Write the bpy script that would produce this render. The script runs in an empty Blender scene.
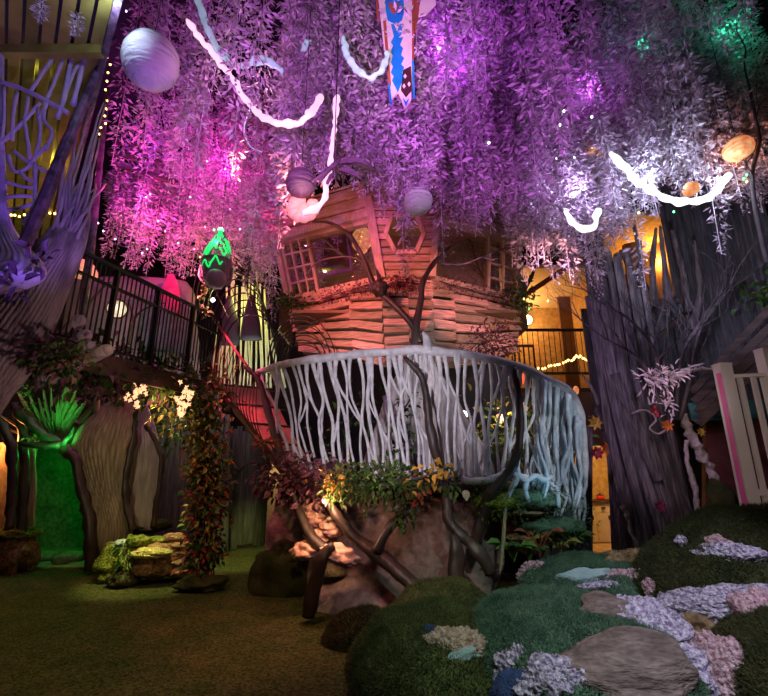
import bpy, math, random
import numpy as np
from mathutils import Vector, noise, Matrix
random.seed(7)
R = random.Random(11)
SC = bpy.context.scene
COL = SC.collection
SC.view_settings.view_transform = 'Standard'
SC.view_settings.look = 'None'
SC.view_settings.gamma = 1.0
SC.view_settings.use_curve_mapping = False
SC.view_settings.exposure = 0.0
try:
    SC.cycles.use_denoising = True
    SC.cycles.sample_clamp_indirect = 4.0
    SC.cycles.max_bounces = 6
    SC.cycles.diffuse_bounces = 3
    SC.cycles.glossy_bounces = 2
    SC.cycles.transparent_max_bounces = 12
    SC.cycles.caustics_reflective = False
    SC.cycles.caustics_refractive = False
except Exception:
    pass

# ---------------------------------------------------------------- camera
FPX, EYE, PITCH = 445.0, 1.6, math.radians(15.3)
cp, sp = math.cos(PITCH), math.sin(PITCH)
cam = bpy.data.cameras.new('camera')
cam.sensor_fit = 'HORIZONTAL'
cam.sensor_width = 36.0
cam.lens = FPX / 768 * 36
cam_o = bpy.data.objects.new('camera', cam)
COL.objects.link(cam_o)
cam_o.location = (0, 0, EYE)
cam_o.rotation_euler = (math.pi / 2 + PITCH, 0, 0)
SC.camera = cam_o


def ray(px, py):
    u = (px - 384) / FPX
    v = (348 - py) / FPX
    return Vector((u, cp - v * sp, sp + v * cp))


def P(px, py, Y):
    """the place at distance Y into the hall that the photograph shows at px, py"""
    d = ray(px, py)
    return Vector((0, 0, EYE)) + d * (Y / d.y)


def G(px, py, z=0.0):
    """the place on a level plane at height z"""
    d = ray(px, py)
    return Vector((0, 0, EYE)) + d * ((z - EYE) / d.z)


def S(px, Y, py=350):
    """metres for a run of px pixels at distance Y"""
    return px / FPX * Y / ray(384, py).y


def V(*a):
    return Vector(a)


def lerp(a, b, t):
    return a + (b - a) * t


def interp(tab, x):
    if x <= tab[0][0]:
        return tab[0][1]
    for (x0, y0), (x1, y1) in zip(tab, tab[1:]):
        if x <= x1:
            return y0 + (y1 - y0) * (x - x0) / (x1 - x0)
    return tab[-1][1]


def catmull(pts, sub):
    if len(pts) < 3 or sub <= 1:
        if len(pts) == 2 and sub > 1:
            return [pts[0].lerp(pts[1], i / sub) for i in range(sub + 1)]
        return list(pts)
    out = []
    n = len(pts)
    for i in range(n - 1):
        p0 = pts[i - 1] if i else pts[0] * 2 - pts[1]
        p1, p2 = pts[i], pts[i + 1]
        p3 = pts[i + 2] if i + 2 < n else pts[-1] * 2 - pts[-2]
        for k in range(sub):
            t = k / sub
            out.append(0.5 * ((2 * p1) + (p2 - p0) * t + (2 * p0 - 5 * p1 + 4 * p2 - p3) * t * t + (3 * p1 - p0 - 3 * p2 + p3) * t * t * t))
    out.append(pts[-1].copy())
    return out


def resample(vals, n):
    m = len(vals)
    if m == 1:
        return [vals[0]] * n
    out = []
    for i in range(n):
        t = i / (n - 1) * (m - 1)
        k = min(int(t), m - 2)
        out.append(vals[k] + (vals[k + 1] - vals[k]) * (t - k))
    return out


# ---------------------------------------------------------------- mesh builder
class MB:
    def __init__(s):
        s.V, s.F = [], []

    def add(s, vs, fs):
        b = len(s.V)
        s.V.extend(vs)
        s.F.extend(tuple(i + b for i in f) for f in fs)
        return s

    def tube(s, pts, r, n=8, sub=5, wob=0.0, wfreq=6.0, flute=0, famp=0.0, twist=0.0, squash=1.0, jit=0.0, jfreq=2.5):
        pts = catmull([Vector(p) for p in pts], sub)
        if jit:
            sd = R.random() * 50
            pts = [p + jit * noise.noise_vector(p * jfreq + V(sd, 0, 0)) for p in pts]
        m = len(pts)
        rad = resample(list(r) if isinstance(r, (list, tuple)) else [r], m)
        vs, fs = [], []
        t0 = (pts[1] - pts[0]).normalized()
        a = t0.cross(V(0, 0, 1))
        if a.length < 0.1:
            a = t0.cross(V(0, 1, 0))
        a.normalize()
        for i, p in enumerate(pts):
            t = (pts[min(i + 1, m - 1)] - pts[max(i - 1, 0)])
            if t.length < 1e-9:
                t = t0.copy()
            t.normalize()
            a = a - t * a.dot(t)
            a.normalize()
            b = t.cross(a)
            for k in range(n):
                th = 2 * math.pi * k / n
                q = rad[i]
                if flute:
                    q *= 1 + famp * math.cos(flute * th + twist * i + 1.7 * noise.noise(V(th, i * .12, 3)))
                d = a * math.cos(th) + b * (math.sin(th) * squash)
                if wob:
                    q *= 1 + wob * noise.noise((p + d * rad[i]) * wfreq)
                vs.append(p + d * q)
        for i in range(m - 1):
            for k in range(n):
                k2 = (k + 1) % n
                fs.append((i * n + k, i * n + k2, (i + 1) * n + k2, (i + 1) * n + k))
        b0 = len(vs)
        vs.append(pts[0].copy())
        vs.append(pts[-1].copy())
        for k in range(n):
            k2 = (k + 1) % n
            fs.append((b0, k2, k))
            fs.append((b0 + 1, (m - 1) * n + k, (m - 1) * n + k2))
        return s.add(vs, fs)

    def ptube(s, pp, r, **k):
        return s.tube([P(*q) for q in pp], r, **k)

    def box(s, c, size, rot=None):
        c = Vector(c)
        hx, hy, hz = size[0] / 2, size[1] / 2, size[2] / 2
        vs = [V(x, y, z) for x in (-hx, hx) for y in (-hy, hy) for z in (-hz, hz)]
        if rot is not None:
            vs = [rot @ v for v in vs]
        return s.add([c + v for v in vs], [(0, 1, 3, 2), (4, 6, 7, 5), (0, 4, 5, 1), (2, 3, 7, 6), (0, 2, 6, 4), (1, 5, 7, 3)])

    def hexa(s, a, b, c, d, off):
        """a slab: four corners and the four moved by off (one vector or four)"""
        o = off if isinstance(off, (list, tuple)) else [off] * 4
        q = [Vector(x) for x in (a, b, c, d)]
        vs = q + [x + y for x, y in zip(q, o)]
        return s.add(vs, [(0, 1, 2, 3), (7, 6, 5, 4), (0, 4, 5, 1), (1, 5, 6, 2), (2, 6, 7, 3), (3, 7, 4, 0)])

    def bar(s, a, b, w, h, up=None):
        a, b = Vector(a), Vector(b)
        t = (b - a).normalized()
        up = Vector(up) if up is not None else V(0, 0, 1)
        x = t.cross(up)
        if x.length < 1e-3:
            x = t.cross(V(0, 1, 0))
        x.normalize()
        y = x.cross(t)
        x *= w / 2
        y *= h / 2
        return s.hexa(a - x - y, a + x - y, a + x + y, a - x + y, b - a)

    def blob(s, c, r, sub=3, amp=0.15, freq=1.6, amp2=0.0, freq2=9.0, rot=None, flat=None, seed=None):
        import bmesh
        bm = bmesh.new()
        bmesh.ops.create_icosphere(bm, subdivisions=sub, radius=1)
        sd = R.random() * 100 if seed is None else seed
        c = Vector(c)
        r = Vector(r) if not isinstance(r, (int, float)) else V(r, r, r)
        vs = []
        for v in bm.verts:
            d = v.co.copy()
            k = 1 + amp * noise.noise(d * freq + V(sd, 0, 0)) * 2
            if amp2:
                k += amp2 * noise.noise(d * freq2 + V(0, sd, 0)) * 2
            q = V(d.x * r.x, d.y * r.y, d.z * r.z) * k
            if flat is not None and q.z < flat * r.z:
                q.z = flat * r.z
            if rot is not None:
                q = rot @ q
            vs.append(c + q)
        fs = [tuple(v.index for v in f.verts) for f in bm.faces]
        bm.free()
        return s.add(vs, fs)

    def loft(s, rows, nu=40, depth=0.6, ridges=0, ramp=0.0, disp=0.0, dfreq=2.0, sub=4, wave=0.0):
        """a shaped trunk or panel: rows of (py, left px, right px, Y); elliptical sections with real depth"""
        seq = []
        for py, xl, xr, Y in rows:
            a, b = P(xl, py, Y), P(xr, py, Y)
            seq.append(V(*( (a + b) / 2)).to_4d())
            seq[-1].w = (b - a).length / 2
        pts = catmull([Vector(q) for q in seq], sub)
        vs, fs = [], []
        m = len(pts)
        sd = R.random() * 30
        for i, q in enumerate(pts):
            c, hw = q.to_3d(), abs(q.w)
            dp = depth(hw) if callable(depth) else hw * depth
            for k in range(nu):
                th = 2 * math.pi * k / nu
                x, y = math.cos(th), -math.sin(th)
                g = 1.0
                if ridges:
                    ph = ridges * th + wave * math.sin(i * .25 + sd) + 2.2 * noise.noise(V(th * 1.3, i * .07 + sd, 1))
                    g += ramp * (abs(math.sin(ph / 2)) ** .7 - .6)
                p = c + V(x * hw * (1 + (g - 1) * .35), y * dp * g if ridges else y * dp, 0)
                if ridges:
                    p.y = c.y + y * dp - (g - 1) * (.12 + .6 * dp) * (1 if y < 0 else -1) * abs(y)
                if disp:
                    n3 = noise.noise(p * dfreq + V(sd, 0, 0))
                    p += V(x * n3, y * n3, 0) * disp
                vs.append(p)
        for i in range(m - 1):
            for k in range(nu):
                k2 = (k + 1) % nu
                fs.append((i * nu + k, i * nu + k2, (i + 1) * nu + k2, (i + 1) * nu + k))
        b0 = len(vs)
        vs += [pts[0].to_3d(), pts[-1].to_3d()]
        for k in range(nu):
            k2 = (k + 1) % nu
            fs += [(b0, k2, k), (b0 + 1, (m - 1) * nu + k, (m - 1) * nu + k2)]
        return s.add(vs, fs)

    def lathe(s, c, prof, n=24, axis=None, disp=0.0, dfreq=4.0):
        c = Vector(c)
        vs, fs = [], []
        rot = axis.to_track_quat('Z', 'Y').to_matrix() if axis is not None else None
        for r_, z in prof:
            for k in range(n):
                th = 2 * math.pi * k / n
                q = V(r_ * math.cos(th), r_ * math.sin(th), z)
                if disp:
                    q *= 1 + disp * noise.noise(q * dfreq)
                if rot is not None:
                    q = rot @ q
                vs.append(c + q)
        m = len(prof)
        for i in range(m - 1):
            for k in range(n):
                k2 = (k + 1) % n
                fs.append((i * n + k, i * n + k2, (i + 1) * n + k2, (i + 1) * n + k))
        fs.append(tuple(reversed(range(n))))
        fs.append(tuple((m - 1) * n + k for k in range(n)))
        return s.add(vs, fs)

    def leaf(s, p, d, nrm, L, W, fold=.25):
        d = d.normalized()
        x = d.cross(nrm)
        if x.length < 1e-3:
            x = d.cross(V(1, 0, 0))
        x.normalize()
        n = x.cross(d)
        f = n * (W * fold)
        vs = [p, p + d * L * .28 + x * W * .42 + f, p + d * L * .62 + x * W * .36 + f, p + d * L - n * L * .12,
              p + d * L * .62 - x * W * .36 + f, p + d * L * .28 - x * W * .42 + f]
        return s.add(vs, [(0, 1, 2, 3), (0, 3, 4, 5)])

    def foliage(s, pts, n, spread, L, W, down=.4, sub=4, rr=R):
        pts = catmull([Vector(p) for p in pts], sub)
        for _ in range(n):
            t = rr.random() * (len(pts) - 1)
            k = min(int(t), len(pts) - 2)
            c = pts[k].lerp(pts[k + 1], t - k)
            sprd = spread if not callable(spread) else spread(t / (len(pts) - 1))
            o = V(rr.gauss(0, 1), rr.gauss(0, 1), rr.gauss(0, 1)) * sprd * .5
            if o.length > sprd * 1.3:
                o *= sprd * 1.3 / o.length
            d = (o.normalized() + V(rr.uniform(-.6, .6), rr.uniform(-.8, .3), rr.uniform(-.6, .6) - down))
            k2 = rr.uniform(.6, 1.3)
            s.leaf(c + o, d, V(rr.uniform(-.6, .6), rr.uniform(-1, .2), rr.uniform(.2, 1)), L * k2, W * k2)
        return s

    def build(s, name, m, parent=None, smooth=True):
        me = bpy.data.meshes.new(name)
        if parent is not None:
            o0 = wloc(parent)
        else:
            xs = [v[0] for v in s.V]; ys = [v[1] for v in s.V]; zs = [v[2] for v in s.V]
            o0 = V((min(xs) + max(xs)) / 2, (min(ys) + max(ys)) / 2, min(zs))
        me.from_pydata([(v[0] - o0.x, v[1] - o0.y, v[2] - o0.z) for v in s.V], [], s.F)
        if m is not None:
            me.materials.append(m)
        if smooth:
            me.polygons.foreach_set('use_smooth', [True] * len(me.polygons))
        me.update()
        o = bpy.data.objects.new(name, me)
        COL.objects.link(o)
        if parent is not None:
            o.parent = parent
        else:
            o.location = o0
        return o


def wloc(o):
    l = V(0, 0, 0)
    while o is not None:
        l += o.location
        o = o.parent
    return l


def np_mesh(name, verts, faces, m, smooth=False):
    """verts (n,3), faces (f,k) of one size"""
    me = bpy.data.meshes.new(name)
    nf, k = faces.shape
    me.vertices.add(len(verts))
    me.vertices.foreach_set('co', verts.astype(np.float32).ravel())
    me.loops.add(nf * k)
    me.loops.foreach_set('vertex_index', faces.astype(np.int32).ravel())
    me.polygons.add(nf)
    me.polygons.foreach_set('loop_start', np.arange(0, nf * k, k, dtype=np.int32))
    me.polygons.foreach_set('loop_total', np.full(nf, k, dtype=np.int32))
    if smooth:
        me.polygons.foreach_set('use_smooth', np.ones(nf, dtype=bool))
    me.update(calc_edges=True)
    me.validate()
    if m is not None:
        me.materials.append(m)
    return me


def tag(o, label, cat, group=None, kind=None):
    o['label'] = label
    o['category'] = cat
    o['kind'] = kind or 'thing'
    if group:
        o['group'] = group
    if kind:
        o['kind'] = kind
    return o


def thing(name, loc, label, cat, group=None):
    o = bpy.data.objects.new(name, None)
    COL.objects.link(o)
    o.empty_display_size = .1
    o.location = Vector(loc)
    return tag(o, label, cat, group)


def struct(name, mb, m, smooth=False):
    o = mb.build(name, m, None, smooth)
    o['kind'] = 'structure'
    return o


def spl(o, label):
    o['label'] = label
    return o


# ---------------------------------------------------------------- materials
def mat(name, c1, c2=None, rough=.8, scale=6.0, stretch=(1, 1, 1), bump=0.0, bscale=40.0, island=0.0, metal=0.0,
        trans=0.0, emit=0.0, ecol=None, spec=.3, detail=4.0, bdist=.02, c3=None, speck=0.0, sscale=60.0):
    m = bpy.data.materials.new(name)
    m.use_nodes = True
    nt = m.node_tree
    N, Lk = nt.nodes, nt.links
    b = N['Principled BSDF']
    b.inputs['Roughness'].default_value = rough
    b.inputs['Metallic'].default_value = metal
    b.inputs['Specular IOR Level'].default_value = spec
    c2 = c2 or tuple(min(1, x * 1.35) for x in c1)
    tc = N.new('ShaderNodeTexCoord')
    mp = N.new('ShaderNodeMapping')
    mp.inputs['Scale'].default_value = stretch
    Lk.new(tc.outputs['Object'], mp.inputs['Vector'])
    nz = N.new('ShaderNodeTexNoise')
    nz.inputs['Scale'].default_value = scale
    nz.inputs['Detail'].default_value = detail
    Lk.new(mp.outputs['Vector'], nz.inputs['Vector'])
    cr = N.new('ShaderNodeValToRGB')
    cr.color_ramp.elements[0].position = .32
    cr.color_ramp.elements[0].color = (*c1, 1)
    cr.color_ramp.elements[1].position = .68
    cr.color_ramp.elements[1].color = (*c2, 1)
    if c3:
        e = cr.color_ramp.elements.new(.5)
        e.color = (*c3, 1)
    Lk.new(nz.outputs['Fac'], cr.inputs['Fac'])
    out = cr.outputs['Color']
    if island:
        ge = N.new('ShaderNodeNewGeometry')
        mr = N.new('ShaderNodeMapRange')
        mr.inputs['To Min'].default_value = 1 - island
        mr.inputs['To Max'].default_value = 1 + island
        Lk.new(ge.outputs['Random Per Island'], mr.inputs['Value'])
        hs = N.new('ShaderNodeHueSaturation')
        Lk.new(out, hs.inputs['Color'])
        Lk.new(mr.outputs['Result'], hs.inputs['Value'])
        mr2 = N.new('ShaderNodeMapRange')
        mr2.inputs['To Min'].default_value = .5 + island * .06
        mr2.inputs['To Max'].default_value = .5 - island * .06
        Lk.new(ge.outputs['Random Per Island'], mr2.inputs['Value'])
        Lk.new(mr2.outputs['Result'], hs.inputs['Hue'])
        out = hs.outputs['Color']
    if speck:
        n2 = N.new('ShaderNodeTexNoise')
        n2.inputs['Scale'].default_value = sscale
        n2.inputs['Detail'].default_value = 5
        Lk.new(mp.outputs['Vector'], n2.inputs['Vector'])
        m3 = N.new('ShaderNodeMapRange')
        m3.inputs['From Min'].default_value = .33
        m3.inputs['From Max'].default_value = .67
        m3.inputs['To Min'].default_value = 1 - speck
        m3.inputs['To Max'].default_value = 1 + speck
        Lk.new(n2.outputs['Fac'], m3.inputs['Value'])
        h2 = N.new('ShaderNodeHueSaturation')
        Lk.new(out, h2.inputs['Color'])
        Lk.new(m3.outputs['Result'], h2.inputs['Value'])
        out = h2.outputs['Color']
    Lk.new(out, b.inputs['Base Color'])
    if bump:
        nb = N.new('ShaderNodeTexNoise')
        nb.inputs['Scale'].default_value = bscale
        nb.inputs['Detail'].default_value = 3
        Lk.new(mp.outputs['Vector'], nb.inputs['Vector'])
        bp = N.new('ShaderNodeBump')
        bp.inputs['Strength'].default_value = bump
        bp.inputs['Distance'].default_value = bdist
        Lk.new(nb.outputs['Fac'], bp.inputs['Height'])
        Lk.new(bp.outputs['Normal'], b.inputs['Normal'])
    if emit:
        b.inputs['Emission Strength'].default_value = emit
        if ecol:
            b.inputs['Emission Color'].default_value = (*ecol, 1)
        else:
            Lk.new(out, b.inputs['Emission Color'])
    if trans:
        tr = N.new('ShaderNodeBsdfTranslucent')
        Lk.new(out, tr.inputs['Color'])
        mx = N.new('ShaderNodeMixShader')
        mx.inputs['Fac'].default_value = trans
        Lk.new(b.outputs['BSDF'], mx.inputs[1])
        Lk.new(tr.outputs['BSDF'], mx.inputs[2])
        Lk.new(mx.outputs['Shader'], N['Material Output'].inputs['Surface'])
    return m


def glow(name, c, s):
    """a lamp's or bulb's own light"""
    m = bpy.data.materials.new(name)
    m.use_nodes = True
    b = m.node_tree.nodes['Principled BSDF']
    b.inputs['Base Color'].default_value = (*[min(1, x) for x in c], 1)
    b.inputs['Roughness'].default_value = .6
    b.inputs['Emission Color'].default_value = (*c, 1)
    b.inputs['Emission Strength'].default_value = s
    return m


def glass(name):
    m = bpy.data.materials.new(name)
    m.use_nodes = True
    nt = m.node_tree
    N, Lk = nt.nodes, nt.links
    N.remove(N['Principled BSDF'])
    t = N.new('ShaderNodeBsdfTransparent')
    g = N.new('ShaderNodeBsdfGlossy')
    g.inputs['Roughness'].default_value = .03
    f = N.new('ShaderNodeFresnel')
    f.inputs['IOR'].default_value = 1.5
    mx = N.new('ShaderNodeMixShader')
    ml = N.new('ShaderNodeMath')
    ml.operation = 'MULTIPLY'
    ml.inputs[1].default_value = .45
    Lk.new(f.outputs['Fac'], ml.inputs[0])
    Lk.new(ml.outputs[0], mx.inputs['Fac'])
    Lk.new(t.outputs['BSDF'], mx.inputs[1])
    Lk.new(g.outputs['BSDF'], mx.inputs[2])
    Lk.new(mx.outputs['Shader'], N['Material Output'].inputs['Surface'])
    return m


M = {}
M['turf'] = mat('short_carpet_turf', (.07, .092, .028), (.125, .118, .045), rough=.95, scale=3, bump=1, bscale=50, bdist=.06, spec=.05, detail=10, speck=.6, sscale=42)
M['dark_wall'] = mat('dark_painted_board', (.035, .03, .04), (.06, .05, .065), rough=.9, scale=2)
M['black'] = mat('black_ceiling', (.012, .01, .014), (.02, .016, .022), rough=.95)
M['slat_olive'] = mat('olive_slat_wood', (.20, .17, .03), (.32, .28, .06), rough=.7, scale=4, island=.35)
M['vine'] = mat('pale_lilac_leaf', (.36, .27, .34), (.78, .65, .74), rough=.65, scale=1.3, island=.55, trans=.25)
M['stem'] = mat('vine_stem', (.16, .11, .13), (.25, .17, .2), rough=.8)
M['bark_dark'] = mat('dark_glossy_bark', (.015, .008, .007), (.06, .035, .028), rough=.5, scale=5, stretch=(1, 1, .3), bump=.7, bscale=14, spec=.5)
M['bark_plum'] = mat('plum_bark', (.03, .015, .035), (.17, .10, .17), rough=.4, scale=9, bump=1, bscale=12, spec=.5)
M['bark_pale'] = mat('pale_sculpted_bark', (.27, .22, .22), (.48, .41, .40), rough=.75, scale=3.5, stretch=(3, 3, .6), bump=.8, bscale=12, bdist=.03)
M['bark_cream'] = mat('cream_sculpted_bark', (.22, .17, .105), (.50, .39, .27), rough=.75, scale=3.5, stretch=(6, 6, .5), bump=.9, bscale=14, bdist=.03)
M['trunk_umber'] = mat('umber_fluted_bark', (.15, .11, .11), (.36, .29, .28), rough=.75, scale=3.5, stretch=(3, 3, .6), bump=.8, bscale=12, bdist=.03)
M['lilac'] = mat('lilac_painted_branch', (.36, .28, .46), (.5, .42, .6), rough=.55, scale=5, bump=.3, bscale=18)
M['bone'] = mat('off_white_plaster_branch', (.44, .42, .43), (.70, .68, .68), rough=.6, scale=9, bump=.6, bscale=25)
M['bone_blue_lit'] = mat('blue_lit_plaster_branch', (.26, .30, .34), (.50, .55, .60), rough=.6, scale=7, bump=.6, bscale=25)  # cool light on the railing's outer end is put into this colour
M['steel'] = mat('black_steel', (.018, .016, .016), (.03, .027, .026), rough=.4, metal=.6, spec=.5)
M['brown_steel'] = mat('brown_bent_wood', (.05, .028, .018), (.10, .055, .035), rough=.5, scale=6)
M['wood_house'] = mat('cedar_board', (.34, .20, .14), (.60, .40, .30), rough=.6, scale=7, stretch=(.6, .6, 6), bump=.4, bscale=20, island=.42, speck=.2, sscale=10)
M['wood_house2'] = mat('cedar_trim', (.42, .26, .19), (.60, .40, .31), rough=.6, scale=8, stretch=(3, 3, .6), bump=.2, bscale=20, island=.1)
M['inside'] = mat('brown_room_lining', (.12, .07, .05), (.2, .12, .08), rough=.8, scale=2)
M['tread'] = mat('red_lit_tread', (.55, .22, .17), (.72, .34, .24), rough=.6, scale=5, stretch=(.6, 4, 4))  # red light on the risers is put into this base colour
M['rock_purple'] = mat('mauve_sculpted_rock', (.16, .11, .105), (.33, .24, .225), rough=.75, scale=2.6, bump=.8, bscale=5, bdist=.08, detail=8, speck=.25, sscale=14)
M['rock_tan'] = mat('tan_smooth_stone', (.09, .06, .055), (.22, .155, .14), rough=.8, scale=4, stretch=(.8, 1.6, 3), bump=.9, bscale=9, bdist=.05, detail=8, speck=.3, sscale=22)
M['rock_brown'] = mat('brown_stone', (.13, .07, .035), (.34, .21, .12), rough=.8, scale=6, bump=1, bscale=14, bdist=.04, detail=8, speck=.5, sscale=20)
M['moss'] = mat('green_moss', (.07, .11, .012), (.24, .28, .05), rough=.95, scale=6, bump=1, bscale=40, bdist=.05, spec=.1, speck=.6, sscale=26)
M['moss_yellow_lit'] = mat('yellow_lit_moss', (.40, .40, .10), (.62, .58, .22), rough=.95, scale=9, bump=1, bscale=40, bdist=.05, speck=.5, sscale=26)  # yellow light on the moss is put into this colour
M['moss_dark'] = mat('dark_turf', (.035, .04, .018), (.085, .08, .035), rough=.95, scale=5, bump=1, bscale=70, bdist=.03, spec=.1)
M['moss_olive'] = mat('olive_turf', (.07, .085, .03), (.15, .16, .06), rough=.95, scale=5, bump=1, bscale=70, bdist=.03, spec=.1)
M['moss_teal'] = mat('teal_turf', (.065, .13, .085), (.14, .23, .15), rough=.95, scale=5, bump=1, bscale=70, bdist=.03, spec=.1)
M['coral'] = mat('lavender_knitted_coral', (.20, .15, .26), (.74, .63, .80), rough=.9, scale=34, bump=1, bscale=45, bdist=.04)
M['coral_pink'] = mat('pink_knitted_coral', (.28, .14, .18), (.66, .44, .50), rough=.9, scale=34, bump=1, bscale=45, bdist=.03)
M['coral_peach'] = mat('peach_knitted_coral', (.30, .18, .14), (.62, .45, .38), rough=.9, scale=30, bump=1, bscale=45, bdist=.03)
M['navy'] = mat('navy_felt', (.02, .035, .10), (.04, .07, .18), rough=.9, bump=.5, bscale=60)
M['teal_felt'] = mat('pale_teal_felt', (.22, .32, .34), (.34, .44, .45), rough=.9, bump=.5, bscale=60)
M['leaf_green'] = mat('green_ivy_leaf', (.03, .065, .015), (.09, .15, .035), rough=.5, scale=4, island=.45, trans=.2)
M['leaf_bright'] = mat('bright_green_leaf', (.08, .20, .04), (.19, .34, .07), rough=.5, scale=4, island=.35, trans=.2)
M['leaf_red'] = mat('russet_leaf', (.25, .045, .03), (.42, .12, .05), rough=.55, scale=4, island=.45, trans=.2)
M['leaf_plum'] = mat('plum_leaf', (.09, .035, .06), (.19, .08, .10), rough=.5, scale=4, island=.45, trans=.15)
M['leaf_yellow'] = mat('yellow_leaf', (.62, .34, .04), (.80, .52, .10), rough=.55, scale=4, island=.2, trans=.2)
M['leaf_gold'] = mat('olive_gold_leaf', (.24, .19, .04), (.40, .32, .08), rough=.55, scale=4, island=.4, trans=.2)
M['leaf_white'] = mat('cream_leaf', (.6, .52, .4), (.8, .72, .6), rough=.6, island=.15, trans=.25)
M['plank_grey'] = mat('weathered_grey_plank', (.055, .050, .056), (.125, .112, .12), rough=.8, scale=3, stretch=(4, 4, .35), bump=.8, bscale=14, island=.5, speck=.35, sscale=9)
M['plank_tree'] = mat('weathered_slat_bark', (.06, .044, .05), (.20, .155, .165), rough=.7, scale=4, stretch=(5, 5, .4), bump=.9, bscale=12, island=.6, bdist=.03, speck=.4, sscale=9)
M['plank_brown'] = mat('brown_stair_board', (.035, .022, .018), (.10, .062, .05), rough=.7, scale=3, stretch=(.5, .5, 4), bump=.8, bscale=12, island=.5)
M['plaster_warm'] = mat('warm_textured_plaster', (.36, .24, .11), (.60, .43, .22), rough=.8, scale=9, bump=.6, bscale=30)
M['cream_paint'] = mat('cream_paint', (.70, .62, .46), (.76, .68, .52), rough=.5)
M['white_paint'] = mat('off_white_baluster_paint', (.58, .52, .48), (.66, .60, .56), rough=.5, scale=3)
M['paper'] = mat('ribbed_paper_lantern', (.50, .46, .47), (.66, .62, .62), rough=.75, scale=2.2, stretch=(1, 1, 5), bump=.8, bscale=5, bdist=.06)
M['paper_dark'] = mat('dark_ribbed_pod', (.11, .075, .085), (.19, .13, .14), rough=.7, scale=2.2, stretch=(1, 1, 6), bump=.8, bscale=6, bdist=.05)
M['fungus'] = mat('pink_shelf_fungus', (.66, .33, .25), (.85, .55, .44), rough=.6, scale=8, stretch=(1, 1, 5), bump=.3, bscale=18)
M['green_neon'] = glow('green_lit_tendril', (.02, .9, .18), .9)
M['garland_white'] = glow('white_lit_garland', (1, .96, 1), 1.7)
M['garland_pink'] = glow('pinkish_lit_garland', (1, .62, .78), 1.0)
M['garland_cyan'] = mat('pale_cyan_silk_garland', (.45, .70, .76), (.62, .85, .90), rough=.5, scale=6, emit=.30)
M['warm_shade'] = mat('warm_mottled_shade', (.75, .16, .05), (1, .50, .22), rough=.6, scale=11, emit=.75)
M['shell_glow'] = glow('peach_lit_shell', (1, .40, .24), .42)
M['bulb_warm'] = glow('warm_bulb', (1, .62, .15), 7)
M['bulb_violet'] = glow('violet_bulb', (.75, .45, 1), 9)
M['bulb_white'] = glow('cool_white_bulb', (.85, .88, 1), 14)
M['bulb_pink'] = glow('pink_bulb', (1, .15, .55), 10)
M['bulb_green'] = glow('green_bulb', (.1, 1, .3), 7)
M['pod_shell'] = mat('mauve_pod_wire', (.28, .18, .24), (.36, .25, .3), rough=.5)
M['glass'] = glass('window_glass')
M['coral_twig'] = mat('pale_pink_twig', (.62, .47, .53), (.80, .66, .70), rough=.7, bump=.4, bscale=30)
M['lichen'] = mat('mauve_lichen_limb', (.32, .23, .23), (.52, .40, .39), rough=.9, scale=14, bump=1, bscale=30, bdist=.03)
M['twig'] = mat('dark_twig', (.04, .028, .03), (.085, .062, .065), rough=.7)
# ================================================================ the hall
mb = MB()
mb.hexa(V(-10, -1, 0), V(10, -1, 0), V(10, 17, 0), V(-10, 17, 0), V(0, 0, -.2))
struct('floor', mb, M['turf'])
mb = MB(); mb.box((0, 16.1, 4.6), (20, .2, 9.2)); struct('wall_back', mb, M['dark_wall'])
mb = MB(); mb.box((-10.1, 8, 4.6), (.2, 18, 9.2)); struct('wall_left', mb, M['dark_wall'])
mb = MB(); mb.box((10.1, 8, 4.6), (.2, 18, 9.2)); struct('wall_right', mb, M['dark_wall'])
mb = MB(); mb.box((0, 8, 9.3), (20, 18, .2)); struct('ceiling', mb, M['black'])

# olive slatted ceiling over the upper left walkway
d_, p_ = V(-.64, .77, 0).normalized(), V(-.77, -.64, 0).normalized()
O_ = V(-3.25, 4.1, 6.5)
t = thing('slatted_canopy', O_ + d_ * 3 + p_ * 2.5, 'olive slatted timber canopy high above the violet webbed tree', 'canopy')
mb = MB()
for k in range(38):
    a = O_ + p_ * (.10 + k * .15) - d_ * 2.2
    mb.bar(a, a + d_ * 8.6, .115, .03)
mb.build('slat', M['slat_olive'], t, False)
mb = MB()
mb.bar(P(-30, 46, 4.2) - V(0, 0, .08), P(104, 46, 4.2) - V(0, 0, .08), .09, .13)
mb.build('cross_beam', M['slat_olive'], t, False)
mb = MB()
mb.bar(O_ + V(0, 0, -.06) - d_ * 2, O_ + V(0, 0, -.06) + d_ * 6.5, .07, .12)
mb.build('edge_beam', M['bark_plum'], t, False)
mb = MB()
mb.hexa(O_ + V(0, 0, .1) - d_ * 2.2, O_ + V(0, 0, .1) + d_ * 6.4, O_ + V(0, 0, .1) + d_ * 6.4 + p_ * 5.8, O_ + V(0, 0, .1) - d_ * 2.2 + p_ * 5.8, V(0, 0, .06))
mb.build('deck_board', M['dark_wall'], t, False)


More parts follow.
